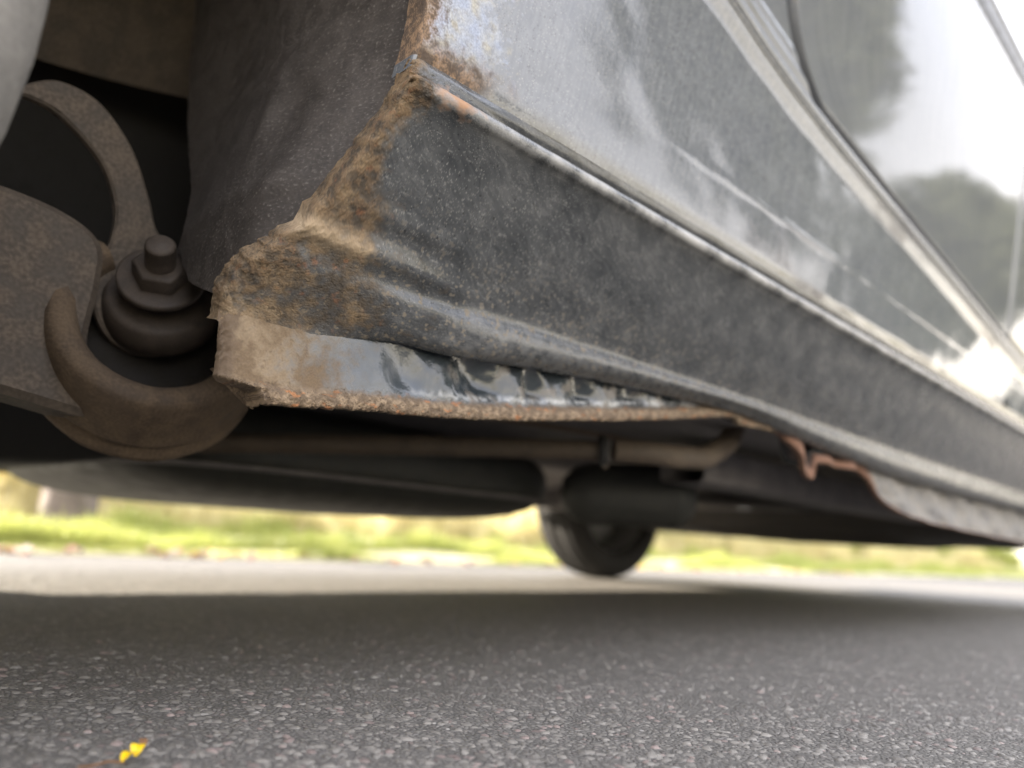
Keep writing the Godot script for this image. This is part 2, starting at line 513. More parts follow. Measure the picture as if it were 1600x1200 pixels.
func _ready() -> void:
	rng.seed = 11
	N.seed = 3
	N.frequency = 0.05
	N.fractal_octaves = 3
	N2.seed = 9
	N2.frequency = 0.05
	N2.fractal_octaves = 2
	NR.seed = 21
	NR.frequency = 0.05
	NR.fractal_octaves = 4

	# ---------------------------------------------------------------- camera
	var cam := Camera3D.new()
	cam.name = "camera"
	add_child(cam)
	cam.transform = Transform3D(Basis(Vector3(0.70113, 0.05871, 0.71061), Vector3(-0.18114, 0.97857, 0.09787), Vector3(-0.68964, -0.19735, 0.69675)).orthonormalized(), Vector3(0, 0.124, 0))
	cam.keep_aspect = Camera3D.KEEP_HEIGHT
	var ca := CameraAttributesPhysical.new()
	ca.frustum_focal_length = 24.0
	ca.frustum_focus_distance = 0.525
	ca.exposure_aperture = 2.7
	ca.frustum_near = 0.02
	ca.frustum_far = 600.0
	cam.attributes = ca
	cam.fov = 53.13
	cam.near = 0.02
	cam.far = 600.0
	cam.current = true

	# ---------------------------------------------------------------- sky, sun, exposure
	var env := Environment.new()
	env.background_mode = Environment.BG_SKY
	var sky := Sky.new()
	var sm := ProceduralSkyMaterial.new()
	sm.sky_top_color = Color(0.66, 0.685, 0.75)
	sm.sky_horizon_color = Color(0.87, 0.835, 0.77)
	sm.sky_curve = 0.28
	sm.ground_bottom_color = Color(0.30, 0.29, 0.27)
	sm.ground_horizon_color = Color(0.45, 0.44, 0.42)
	sm.sun_angle_max = 20.0
	var cn := FastNoiseLite.new()
	cn.seed = 5
	cn.frequency = 0.006
	cn.fractal_octaves = 5
	var ci := cn.get_seamless_image(1024, 512)
	var cover := Image.create(1024, 512, false, Image.FORMAT_RGBA8)
	for j in 512:
		for i in 1024:
			var k := smoothstep(0.42, 0.68, ci.get_pixel(i, j).r)
			cover.set_pixel(i, j, Color(1.0, 0.97, 0.92, k * 0.75))
	sm.sky_cover = ImageTexture.create_from_image(cover)
	sm.sky_cover_modulate = Color(0.50, 0.475, 0.44)
	sky.sky_material = sm
	env.sky = sky
	env.tonemap_mode = Environment.TONE_MAPPER_LINEAR
	env.tonemap_exposure = 6.8
	env.sdfgi_enabled = true
	env.ssao_enabled = true
	env.ssil_enabled = true
	var we := WorldEnvironment.new()
	we.name = "world_environment"
	we.environment = env
	add_child(we)
	var sun := DirectionalLight3D.new()
	sun.name = "sun"
	add_child(sun)
	sun.light_color = Color(1.0, 0.95, 0.87)
	sun.light_energy = 1.6
	sun.light_angular_distance = 0.6
	sun.shadow_enabled = true
	var elev := deg_to_rad(15.5)
	var azim := deg_to_rad(-32.0)      # the sun stands low beyond the car, towards its tail
	var to_sun := Vector3(sin(azim) * cos(elev), sin(elev), -cos(azim) * cos(elev))
	sun.look_at_from_position(to_sun * 10.0, Vector3.ZERO, Vector3.UP)

	materials()
	setting()
	build_car()
	small_things()
	trees()

func materials() -> void:
	M.dark = grime(Vector3(0.030, 0.027, 0.026), Vector3(0.048, 0.041, 0.036), Vector3(0.10, 0.085, 0.07), 0.10, 5.0, 0.75, 0.10, 31)
	M.cavity = grime(Vector3(0.044, 0.038, 0.034), Vector3(0.062, 0.053, 0.047), Vector3(0.16, 0.145, 0.13), 0.27, 7.0, 0.62, 0.06, 32)
	M.arm = grime(Vector3(0.072, 0.057, 0.044), Vector3(0.118, 0.093, 0.071), Vector3(0.16, 0.14, 0.11), 0.10, 5.0, 0.8, 0.10, 33)
	M.rusty = grime(Vector3(0.075, 0.052, 0.034), Vector3(0.125, 0.088, 0.055), Vector3(0.18, 0.13, 0.08), 0.12, 7.0, 0.85, 0.12, 34)
	M.bolt = grime(Vector3(0.040, 0.030, 0.023), Vector3(0.066, 0.050, 0.038), Vector3(0.12, 0.10, 0.08), 0.08, 12.0, 0.7, 0.05, 35)
	M.pipe = grime(Vector3(0.066, 0.049, 0.035), Vector3(0.105, 0.080, 0.056), Vector3(0.18, 0.14, 0.10), 0.10, 5.0, 0.7, 0.05, 36)
	M.tank = grime(Vector3(0.028, 0.029, 0.026), Vector3(0.046, 0.045, 0.040), Vector3(0.08, 0.075, 0.06), 0.08, 4.0, 0.6, 0.05, 37)
	M.floor = grime(Vector3(0.125, 0.114, 0.114), Vector3(0.18, 0.165, 0.16), Vector3(0.22, 0.2, 0.19), 0.08, 3.0, 0.8, 0.08, 38)
	M.rubber = grime(Vector3(0.012, 0.011, 0.011), Vector3(0.020, 0.019, 0.018), Vector3(0.032, 0.031, 0.030), 0.10, 8.0, 0.8, 0.05, 39)
	M.old_rubber = grime(Vector3(0.010, 0.008, 0.007), Vector3(0.018, 0.015, 0.012), Vector3(0.03, 0.025, 0.02), 0.1, 8.0, 0.85, 0.05, 45)
	M.dusty_rubber = grime(Vector3(0.11, 0.104, 0.095), Vector3(0.165, 0.156, 0.142), Vector3(0.2, 0.19, 0.17), 0.06, 5.0, 0.9, 0.10, 40)
	M.seal = grime(Vector3(0.028, 0.029, 0.030), Vector3(0.045, 0.046, 0.047), Vector3(0.07, 0.07, 0.07), 0.06, 9.0, 0.45, 0.0, 41)
	M.alloy = grime(Vector3(0.17, 0.17, 0.165), Vector3(0.24, 0.235, 0.23), Vector3(0.15, 0.14, 0.13), 0.08, 6.0, 0.4, 0.0, 42)
	M.bark = grime(Vector3(0.055, 0.042, 0.032), Vector3(0.11, 0.088, 0.068), Vector3(0.14, 0.12, 0.09), 0.15, 3.0, 0.9, 0.6, 43)
	M.post = grime(Vector3(0.12, 0.095, 0.085), Vector3(0.20, 0.165, 0.15), Vector3(0.24, 0.2, 0.18), 0.12, 3.0, 0.9, 0.3, 44)
	# dark paint with a film of dust, wiped in upright streaks
	var wipe := FastNoiseLite.new()
	wipe.seed = 51
	wipe.frequency = 0.02
	wipe.fractal_octaves = 4
	var paint := func(u: float, v: float) -> Array:
		var s := wipe.get_noise_2d(u * 4200.0, v * 330.0)
		var q := NR.get_noise_2d(u * 5000.0, v * 5000.0)
		var d := clampf(0.45 + 0.26 * s + 0.25 * q, 0.0, 1.0)
		var c := Vector3(0.102, 0.109, 0.118).lerp(Vector3(0.186, 0.192, 0.200), d)
		if q > 0.52: c = c.lerp(Vector3(0.3, 0.3, 0.29), (q - 0.52) * 4.0)
		return [c, 0.5 + 0.3 * q, 0.025 + 0.05 * d]
	M.paint_tex = tex(512, 512, paint)
	M.paint = mat_from(M.paint_tex, 0.004, 0.42)
	M.paint_far = StandardMaterial3D.new()
	M.paint_far.albedo_color = Color(0.39, 0.40, 0.41)
	M.paint_far.roughness = 0.3
	M.glass = StandardMaterial3D.new()
	M.glass.albedo_color = Color(0.25, 0.28, 0.27, 0.35)
	M.glass.roughness = 0.03
	M.glass.transparency = BaseMaterial3D.TRANSPARENCY_ALPHA
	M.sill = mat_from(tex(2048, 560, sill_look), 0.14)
	M.panel = mat_from(tex(1536, 512, panel_look), 0.05, 0.56)
	M.seam = mat_from(tex(2048, 256, seam_look), 0.12, 0.55)

func sill_look(u: float, v: float) -> Array:
	var x := xu(u)
	var t := 1.0 - v
	var n := PROF.size()
	var k := t * (n - 1)
	var i := mini(int(k), n - 2)
	var y: float = lerpf(PROF[i][1], PROF[i + 1][1], k - i)
	var lat: float = lerpf(PROF[i][0], PROF[i + 1][0], k - i)
	var pp := prof(x, t)
	var y0 := pp.y
	var s := y0 + (0.44 - pp.x) * 0.75
	var fine := N.get_noise_2d(x * 9000.0, s * 9000.0)
	var mid := NR.get_noise_2d(x * 1500.0, s * 1500.0)
	var low := N2.get_noise_2d(x * 350.0, s * 350.0)
	# dust: swirls dragged along the sill, scuffs across it
	var drag := NR.get_noise_2d((x * 0.6 + s * 0.8) * 3600.0 + 40.0 * low, (s * 0.6 - x * 0.8) * 700.0)
	var dust := clampf(0.26 + 0.22 * drag + 0.20 * low + 0.07 * mid + 0.03 * fine, 0.0, 1.0)
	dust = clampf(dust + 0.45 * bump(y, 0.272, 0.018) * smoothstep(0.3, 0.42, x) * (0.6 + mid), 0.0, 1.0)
	var c := Vector3(0.027, 0.030, 0.033).lerp(Vector3(0.128, 0.130, 0.132), dust)
	var h := 0.47 + 0.05 * mid * dust + 0.03 * fine
	var r := 0.17 + 0.28 * dust
	# fine light specks and hair scratches
	var sp := N.get_noise_2d(x * 14000.0 + 500.0, s * 14000.0)
	if sp > 0.47: c = c.lerp(Vector3(0.32, 0.31, 0.29), clampf((sp - 0.47) * 5.0, 0, 0.7))
	var hair := absf(NR.get_noise_2d((x + s * 0.7) * 1900.0 + 900.0, (s - x * 0.2) * 5200.0))
	if hair < 0.018 and low > -0.1: c = c.lerp(Vector3(0.27, 0.265, 0.25), 0.55 * (1.0 - hair / 0.018))
	# dried splashes of mud, thicker towards the bottom, and long scuffs along the sill
	var spl := smoothstep(0.40, 0.50, N2.get_noise_2d(x * 2600.0 + 800.0, s * 2600.0) + 0.15 * low) * (1.0 - smoothstep(0.29, 0.37, y))
	c = c.lerp(Vector3(0.20, 0.165, 0.12), spl * 0.65)
	r = lerpf(r, 0.85, spl)
	var scuff := absf(NR.get_noise_2d(x * 420.0 + 300.0 * s, s * 8200.0))
	if scuff < 0.03 and mid > 0.02: c = c.lerp(Vector3(0.24, 0.235, 0.225), 0.5 * (1.0 - scuff / 0.03))
	var chipped := smoothstep(0.56, 0.60, N.get_noise_2d(x * 3600.0 + 77.0, s * 3600.0))
	c = c.lerp(Vector3(0.012, 0.012, 0.013), chipped * 0.8)
	h -= 0.10 * chipped
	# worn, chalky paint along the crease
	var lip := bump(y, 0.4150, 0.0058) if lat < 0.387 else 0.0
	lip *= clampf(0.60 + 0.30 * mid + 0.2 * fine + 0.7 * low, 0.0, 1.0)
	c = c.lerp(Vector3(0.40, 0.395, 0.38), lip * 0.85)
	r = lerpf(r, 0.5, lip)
	# mud and rust that creep in from the wheel arch
	var e := x - xs(y)
	var reach := lerpf(0.100, 0.018, smoothstep(0.27, 0.38, y))
	var mud := 1.0 - smoothstep(reach * 0.2, reach * 1.35, e + reach * (0.7 * low + 0.6 * mid) + 0.003 * fine)
	var clod := NR.get_noise_2d(x * 700.0 + 77.0, s * 700.0)
	var ochre := smoothstep(-0.30, 0.50, clod + 0.30 * (1.0 - smoothstep(0.0, 0.02, e)) - 0.12)
	var mc := Vector3(0.058, 0.044, 0.030).lerp(Vector3(0.165, 0.115, 0.066), ochre)
	mc = mc.lerp(Vector3(0.24, 0.095, 0.04), smoothstep(0.3, 0.7, NR.get_noise_2d(x * 1300.0 + 11.0, s * 1300.0)) * 0.5)
	mc *= 0.92 + 0.42 * fine + 0.25 * NR.get_noise_2d(x * 4200.0 + 11.0, s * 4200.0)
	mc = mc.lerp(Vector3(0.20, 0.145, 0.088) * (0.95 + 0.25 * fine), (1.0 - smoothstep(0.252, 0.284, y0 + 0.016 * mid + 0.5 * maxf(0.0, x - 0.22))) * (1.0 - smoothstep(0.27, 0.34, x)))
	# loose scale: sharp-edged flakes, the metal under them darker
	var scale_ := NR.get_noise_2d(x * 1900.0 + 31.0, s * 1900.0)
	var flake := smoothstep(0.02, 0.06, scale_) * (1.0 - smoothstep(0.012, 0.045, e + 0.02 * low))
	mc = mc.lerp(Vector3(0.17, 0.105, 0.055) * (0.9 + 0.5 * fine), flake * 0.40)
	var pit := smoothstep(0.30, 0.36, -scale_)
	mc = mc.lerp(Vector3(0.030, 0.023, 0.017), pit * 0.45)
	# tan dust on the pressed ridge, mostly its reflected light painted into the colour
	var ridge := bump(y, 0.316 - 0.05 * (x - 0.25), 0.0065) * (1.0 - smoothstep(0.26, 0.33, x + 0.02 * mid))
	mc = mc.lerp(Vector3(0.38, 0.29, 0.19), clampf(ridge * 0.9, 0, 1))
	c = c.lerp(mc, mud)
	h = lerpf(h, 0.5 + 0.34 * clod + 0.20 * NR.get_noise_2d(x * 4200.0, s * 4200.0) + 0.16 * fine + 0.2 * flake - 0.15 * pit, mud)
	r = lerpf(r, 0.88, mud)
	# rust bloom in the corner under the crease
	var bloom := clampf(1.3 - Vector2((x - 0.303) / 0.019, (y - 0.418) / 0.0075).length() + 0.9 * mid, 0.0, 1.0)
	c = c.lerp(Vector3(0.32, 0.175, 0.09), bloom * 0.85)
	r = lerpf(r, 0.9, bloom)
	return [c, h, r]

func panel_look(u: float, v: float) -> Array:
	var x := xu(u)
	var y := 0.44 + (1.0 - v) * 0.38
	var fine := N.get_noise_2d(x * 9000.0, y * 9000.0)
	var mid := NR.get_noise_2d(x * 1800.0, y * 1800.0)
	var low := N2.get_noise_2d(x * 400.0, y * 400.0)
	var streak := NR.get_noise_2d(x * 4200.0 - y * 500.0 + 5.0 * low, y * 330.0)
	var d := clampf(0.45 + 0.30 * streak + 0.25 * mid + 0.2 * low, 0.0, 1.0)
	var c := Vector3(0.096, 0.104, 0.118).lerp(Vector3(0.188, 0.196, 0.208), d)
	var r := 0.045 + 0.07 * d
	var h := 0.5 + 0.2 * fine * d
	var sp := N.get_noise_2d(x * 13000.0 + 500.0, y * 13000.0)
	if sp > 0.45: c = c.lerp(Vector3(0.42, 0.40, 0.37), clampf((sp - 0.45) * 5.0, 0, 0.7))
	var hair := absf(NR.get_noise_2d((x - y * 0.35) * 3800.0 + 300.0, (y + x * 0.3) * 700.0))
	if hair < 0.012 and low > 0.05: c = c.lerp(Vector3(0.03, 0.03, 0.032), 0.7)
	# pale flaking film beside the wheel arch with pale blue and ochre tints
	var e := x - xs(y)
	var film := 1.0 - smoothstep(0.030, 0.085, e + 0.045 * mid + 0.03 * low + 0.5 * maxf(0.0, 0.45 - y))
	var tint := NR.get_noise_2d(x * 800.0 + 400.0, y * 800.0)
	var fc := Vector3(0.33, 0.35, 0.39).lerp(Vector3(0.29, 0.33, 0.43), smoothstep(-0.1, 0.5, tint)).lerp(Vector3(0.36, 0.34, 0.28), smoothstep(0.0, 0.5, -tint))
	fc *= 0.85 + 0.4 * fine
	var flake := smoothstep(0.24, 0.5, NR.get_noise_2d(x * 2000.0 + 90.0, y * 2000.0))
	fc = fc.lerp(Vector3(0.16, 0.14, 0.12), flake * 0.6)
	c = c.lerp(fc, film * 0.9)
	h = lerpf(h, 0.55 + 0.25 * fine - 0.35 * flake, film)
	r = lerpf(r, 0.5, film)
	var rust := 1.0 - smoothstep(0.004, 0.022, e + 0.014 * mid + 0.006 * fine)
	rust = maxf(rust, clampf((1.0 - smoothstep(0.445, 0.468, y + 0.012 * mid)) * (1.0 - smoothstep(0.05, 0.10, e + 0.03 * low)), 0.0, 1.0))
	var rc := Vector3(0.075, 0.052, 0.036).lerp(Vector3(0.26, 0.165, 0.095), smoothstep(-0.25, 0.5, 0.6 * mid + 0.5 * fine + 0.4 * tint))
	c = c.lerp(rc, rust)
	h = lerpf(h, 0.5 + 0.5 * fine, rust)
	r = lerpf(r, 0.9, rust)
	return [c, h, r]

func seam_look(u: float, v: float) -> Array:
	var x := xu(u)
	var h0 := (1.0 - v) * 0.1          # metres above the lower edge
	var fine := N.get_noise_2d(x * 9000.0, h0 * 9000.0)
	var mid := NR.get_noise_2d(x * 2000.0, h0 * 2000.0)
	var low := N2.get_noise_2d(x * 500.0, h0 * 500.0)
	# dark paint under a grey film that is rubbed through
	var film := clampf(0.36 + 0.16 * mid + 0.40 * low, 0.0, 1.0) * (1.0 - 0.75 * smoothstep(0.335, 0.385, x + 0.02 * mid))
	var powder := smoothstep(0.05, 0.5, NR.get_noise_2d(x * 520.0 + 40.0, h0 * 700.0)) * smoothstep(0.36, 0.42, x) * (1.0 - smoothstep(0.9, 1.1, x))
	var c := Vector3(0.030, 0.037, 0.043).lerp(Vector3(0.125, 0.132, 0.140), film * film * 1.3)
	var r := 0.10 + 0.24 * film + 0.05 * mid
	var h := 0.5 + 0.06 * fine
	c = c.lerp(Vector3(0.20, 0.175, 0.145), powder * 0.6)
	r = lerpf(r, 0.5, powder * 0.8)
	if x > 1.2:
		c = c.lerp(Vector3(0.15, 0.145, 0.142).lerp(Vector3(0.22, 0.20, 0.175), smoothstep(-0.3, 0.4, low + 0.5 * mid)), smoothstep(1.2, 1.34, x + 0.03 * mid) * 0.85)
		r = lerpf(r, 0.6, smoothstep(1.2, 1.34, x))
	# tan dust at the arch end
	var tan_ := 1.0 - smoothstep(0.235, 0.315, x + 0.03 * mid + 0.025 * low - 0.02 * clampf((0.03 - h0) / 0.03, 0, 1))
	var tc := Vector3(0.140, 0.094, 0.052).lerp(Vector3(0.225, 0.165, 0.102), smoothstep(-0.35, 0.5, low + 0.5 * mid))
	tc = tc.lerp(Vector3(0.12, 0.075, 0.04), smoothstep(0.3, 0.6, NR.get_noise_2d(x * 2200.0 + 50.0, h0 * 2200.0)) * 0.6)
	tc *= 0.95 + 0.18 * fine
	var dark_end := 1.0 - smoothstep(0.207, 0.219, x + 0.007 * mid)
	tc = tc.lerp(Vector3(0.10, 0.068, 0.042), dark_end * 0.8)
	c = c.lerp(tc, tan_ * 0.95)
	r = lerpf(r, 0.85, tan_)
	h = lerpf(h, 0.5 + 0.16 * fine + 0.2 * mid, tan_)
	# rusted hem
	var hem := 0.0128 if x < 0.96 else 0.0122 + 0.011 * bump(x, 1.03, 0.03)
	if x > 1.3: hem = 0.0025
	var rust := 1.0 - smoothstep(hem * 0.8, hem * 1.35, h0 + 0.0030 * mid + 0.0016 * fine)
	var rc := Vector3(0.125, 0.088, 0.056).lerp(Vector3(0.245, 0.178, 0.115), smoothstep(-0.3, 0.4, mid))
	rc = rc.lerp(Vector3(0.38, 0.15, 0.05), smoothstep(0.3, 0.6, NR.get_noise_2d(x * 900.0 + 300.0, h0 * 2600.0)) * 0.7)
	if x > 0.95: rc = rc.lerp(Vector3(0.235, 0.115, 0.075), 0.75)
	rc *= 0.92 + 0.32 * fine
	var crack := absf(NR.get_noise_2d(x * 1300.0 + 700.0, h0 * 4200.0))
	var cr := 1.0 - smoothstep(0.0, 0.05, crack)
	rc = rc.lerp(Vector3(0.035, 0.022, 0.015), cr * 0.7)
	c = c.lerp(rc, rust)
	r = lerpf(r, 0.92, rust)
	h = lerpf(h, 0.55 + 0.35 * fine - 0.4 * cr, rust)
	# highlight on the ledge where the hem begins, painted as a broken pale line
	var white := bump(h0, hem * 1.45, 0.0028) * smoothstep(0.33, 0.4, x) * (1.0 - smoothstep(0.72, 0.9, x)) * clampf(0.5 + 1.2 * mid, 0.0, 1.0)
	c = c.lerp(Vector3(0.42, 0.43, 0.44), white * 0.7)
	return [c, h, r]

# height of the verge: a low shoulder, then a bank that climbs away from the road
func bank(x: float, z: float) -> float:
	var d := maxf(0.0, -z - 2.56) if z < 0 else maxf(0.0, z - 4.96)
	return 0.012 + 0.03 * smoothstep(0.0, 0.8, d) + 0.115 * maxf(0.0, d - 0.9) * (1.0 - 0.3 * smoothstep(6.0, 24.0, d)) * (1.0 if z < 0 else 0.15) + 0.015 * N2.get_noise_2d(x * 30.0, z * 30.0) * smoothstep(0.0, 0.5, d)

# ------------------------------------------------------------------ road, verge, grass
func setting() -> void:
	var a := FastNoiseLite.new()
	a.seed = 61
	a.noise_type = FastNoiseLite.TYPE_CELLULAR
	a.frequency = 0.10
	a.cellular_return_type = FastNoiseLite.RETURN_CELL_VALUE
	a.fractal_type = FastNoiseLite.FRACTAL_NONE
	var ia := a.get_seamless_image(768, 768)
	a.cellular_return_type = FastNoiseLite.RETURN_DISTANCE2_SUB
	var ib := a.get_seamless_image(768, 768)
	var b := FastNoiseLite.new()
	b.seed = 62
	b.frequency = 0.012
	b.fractal_octaves = 5
	var ic := b.get_seamless_image(768, 768)
	var asphalt := func(u: float, v: float) -> Array:
		var x := int(u * 768)
		var y := int(v * 768)
		var cell: float = ia.get_pixel(x, y).r
		var edge: float = ib.get_pixel(x, y).r
		var n: float = ic.get_pixel(x, y).r
		var stone := smoothstep(0.08, 0.35, edge)
		var c := Vector3(0.125, 0.116, 0.104).lerp(Vector3(0.255, 0.236, 0.210), cell * cell)
		c = c.lerp(Vector3(0.115, 0.095, 0.088), smoothstep(0.75, 0.9, cell) * 0.7)
		c = c.lerp(Vector3(0.22, 0.205, 0.19), smoothstep(0.93, 1.0, cell))
		c = Vector3(0.092, 0.086, 0.077).lerp(c, stone)
		c *= 0.75 + 0.5 * n
		return [c, stone * (0.35 + 0.6 * cell), 0.78 - 0.25 * stone * cell]
	M.asphalt = mat_from(tex(768, 768, asphalt), 0.14)
	M.asphalt.uv1_triplanar = true
	M.asphalt.uv1_world_triplanar = true
	M.asphalt.uv1_scale = Vector3.ONE * 3.3
	var road := put("road", sheet(80, 40, func(u: float, v: float) -> Vector3:
		var z := lerpf(-2.58, 5.0, v)
		var x := lerpf(-40, 60, u)
		if v == 0.0: z += 0.03 * sin(x * 3.1) + 0.03 * sin(x * 7.7)
		return Vector3(x, 0, z)), M.asphalt, self)
	road.set_meta("kind", "structure")
	M.earth = grime(Vector3(0.34, 0.30, 0.15), Vector3(0.54, 0.48, 0.27), Vector3(0.58, 0.52, 0.33), 0.2, 0.8, 0.95, 0.6, 63)
	var ground := put("ground", sheet(60, 40, func(u: float, v: float) -> Vector3:
		var x := lerpf(-220, 240, u)
		var z := lerpf(-230, 230, v)
		return Vector3(x, -0.03, z)), M.earth, self)
	ground.set_meta("kind", "structure")
	var verge := func(called: String, z0: float, z1: float) -> void:
		var o := put(called, sheet(160, 24, func(u: float, v: float) -> Vector3:
			var x := lerpf(-30, 220, u)
			var z := lerpf(z0, z1, v * v)
			return Vector3(x, bank(x, z) if v > 0.0 else -0.01, z), null, z0 < 0), M.earth, self)
		o.set_meta("kind", "structure")
	verge.call("grass_verge_ground", -2.56, -26.0)
	verge.call("opposite_verge_ground", 4.96, 30.0)

	# stones of the road surface, proud of the binder, where one is close enough to see them
	var chip := SurfaceTool.new()
	chip.begin(Mesh.PRIMITIVE_TRIANGLES)
	var ring := []
	for k in 6:
		var t := TAU * k / 6
		ring.append(Vector3(cos(t) * (0.9 + 0.2 * sin(k * 5.0)), 0.0, sin(t) * (0.85 + 0.2 * cos(k * 3.0))))
	var tops := []
	for k in 6: tops.append(ring[k] * 0.62 + Vector3(0, 0.55 + 0.1 * sin(k * 2.0), 0))
	for k in 6:
		var a1: Vector3 = ring[k]
		var b1: Vector3 = ring[(k + 1) % 6]
		var c1: Vector3 = tops[k]
		var d1: Vector3 = tops[(k + 1) % 6]
		for tri in [[a1, b1, d1], [a1, d1, c1], [c1, d1, Vector3(0.05, 0.66, 0)]]:
			var n: Vector3 = (tri[2] - tri[0]).cross(tri[1] - tri[0])
			if n.dot(tri[0] + tri[1] + tri[2]) < 0: tri.reverse()
			for p in tri: chip.add_vertex(p)
	chip.generate_normals()
	var mm := MultiMesh.new()
	mm.transform_format = MultiMesh.TRANSFORM_3D
	mm.use_colors = true
	mm.mesh = chip.commit()
	var spots := []
	var cols := []
	while spots.size() < 44000:
		var dist := 0.16 + 2.6 * pow(rng.randf(), 1.9)
		var az := deg_to_rad(lerpf(4.0, 86.0, rng.randf()))
		var p := Vector3(sin(az) * dist, 0, -cos(az) * dist)
		if p.z < -2.5: continue
		var s := 0.0012 + 0.0036 * pow(rng.randf(), 2.4)
		spots.append(Transform3D(Basis(Vector3.UP, rng.randf() * TAU) * Basis(Vector3.RIGHT, rng.randf_range(-0.3, 0.3)) * Basis.from_scale(Vector3(s * rng.randf_range(0.8, 1.35), s * rng.randf_range(0.35, 0.7), s)), p - Vector3(0, s * 0.12, 0)))
		var t := rng.randf()
		var k := lerpf(0.105, 0.205, t)
		var c := Color(k * 1.08, k, k * 0.89)
		if rng.randf() < 0.012: c = Color(0.26, 0.245, 0.225)
		elif rng.randf() < 0.12: c = Color(k * 1.25, k * 1.0, k * 0.9)
		cols.append(c)
	mm.instance_count = spots.size()
	for i in spots.size():
		mm.set_instance_transform(i, spots[i])
		mm.set_instance_color(i, cols[i])
	var cm := StandardMaterial3D.new()
	cm.vertex_color_use_as_albedo = true
	cm.roughness = 0.55
	var grit := MultiMeshInstance3D.new()
	grit.name = "road_grit"
	grit.multimesh = mm
	grit.material_override = cm
	add_child(grit)
	tag(grit, "grey and buff stone chippings set in the asphalt beside the car", "grit", "", "stuff")

	grass("green_grass", "bright green short grass along the road edge beyond the car", 22000, -2.60, -3.9, 0.035, 0.085, Color(0.29, 0.34, 0.08), Color(0.52, 0.53, 0.19), 1)
	grass("tall_weeds", "tall yellow green weeds growing on the bank beyond the car's nose", 9000, -4.4, -8.0, 0.35, 0.75, Color(0.28, 0.33, 0.08), Color(0.52, 0.53, 0.20), 3)
	grass("dry_grass", "pale straw coloured dry grass growing behind the green verge", 14000, -3.7, -9.0, 0.12, 0.30, Color(0.60, 0.53, 0.29), Color(0.74, 0.67, 0.42), 2)

func grass(called: String, label: String, n: int, z0: float, z1: float, h0: float, h1: float, ca: Color, cb: Color, seed_: int) -> void:
	var r := RandomNumberGenerator.new()
	r.seed = 500 + seed_
	var st := SurfaceTool.new()
	st.begin(Mesh.PRIMITIVE_TRIANGLES)
	for k in 7:
		var a := TAU * k / 7 + r.randf()
		var d := Vector3(cos(a), 0, sin(a))
		var w := Vector3(-d.z, 0, d.x) * r.randf_range(0.018, 0.035)
		var o := d * r.randf_range(0.0, 0.18)
		var hh := r.randf_range(0.6, 1.0)
		var lean := r.randf_range(0.15, 0.6)
		var p := []
		for j in 4:
			var t := j / 3.0
			p.append([o + d * lean * t * t * hh + Vector3.UP * hh * (t - 0.15 * t * t), 1.0 - 0.85 * t])
		for j in 3:
			var l0: Vector3 = p[j][0] - w * p[j][1]
			var r0: Vector3 = p[j][0] + w * p[j][1]
			var l1: Vector3 = p[j + 1][0] - w * p[j + 1][1]
			var r1: Vector3 = p[j + 1][0] + w * p[j + 1][1]
			for q in [l0, r0, r1, l0, r1, l1]: st.add_vertex(q)
	st.generate_normals()
	var mm := MultiMesh.new()
	mm.transform_format = MultiMesh.TRANSFORM_3D
	mm.use_colors = true
	mm.mesh = st.commit()
	mm.instance_count = n
	var i := 0
	while i < n:
		var f := pow(r.randf(), 1.6)
		var z := lerpf(z0, z1, f)
		var x := r.randf_range(0.0, 1.0)
		x = lerpf(0.2, 0.6, r.randf()) * -z * 0.5 + pow(x, 1.6) * 16.0 - 0.3
		var patch := N2.get_noise_2d(x * 22.0, z * 40.0 + seed_ * 500.0)
		if seed_ == 3: x += 4.5
		if patch < (-0.12 if seed_ == 1 else -0.35): continue
		var hb := bank(x, z)
		var s := lerpf(h0, h1, pow(r.randf(), 1.4)) * (0.55 + 2.2 * pow(clampf(patch + 0.25, 0, 1), 1.5))
		if seed_ == 1 and z > -2.75: s *= 0.6
		mm.set_instance_transform(i, Transform3D(Basis(Vector3.UP, r.randf() * TAU) * Basis(Vector3.RIGHT, r.randf_range(-0.25, 0.25)) * Basis.from_scale(Vector3(s * 0.8, s, s * 0.8)), Vector3(x, hb - 0.01, z)))
		mm.set_instance_color(i, ca.lerp(cb, r.randf()))
		i += 1
	var m := StandardMaterial3D.new()
	m.vertex_color_use_as_albedo = true
	m.roughness = 0.6
	m.backlight_enabled = true
	m.backlight = Color(0.85, 0.85, 0.8)
	m.cull_mode = BaseMaterial3D.CULL_DISABLED
	var o := MultiMeshInstance3D.new()
	o.name = called
	o.multimesh = mm
	o.material_override = m
	add_child(o)
	tag(o, label, "grass", "", "stuff")

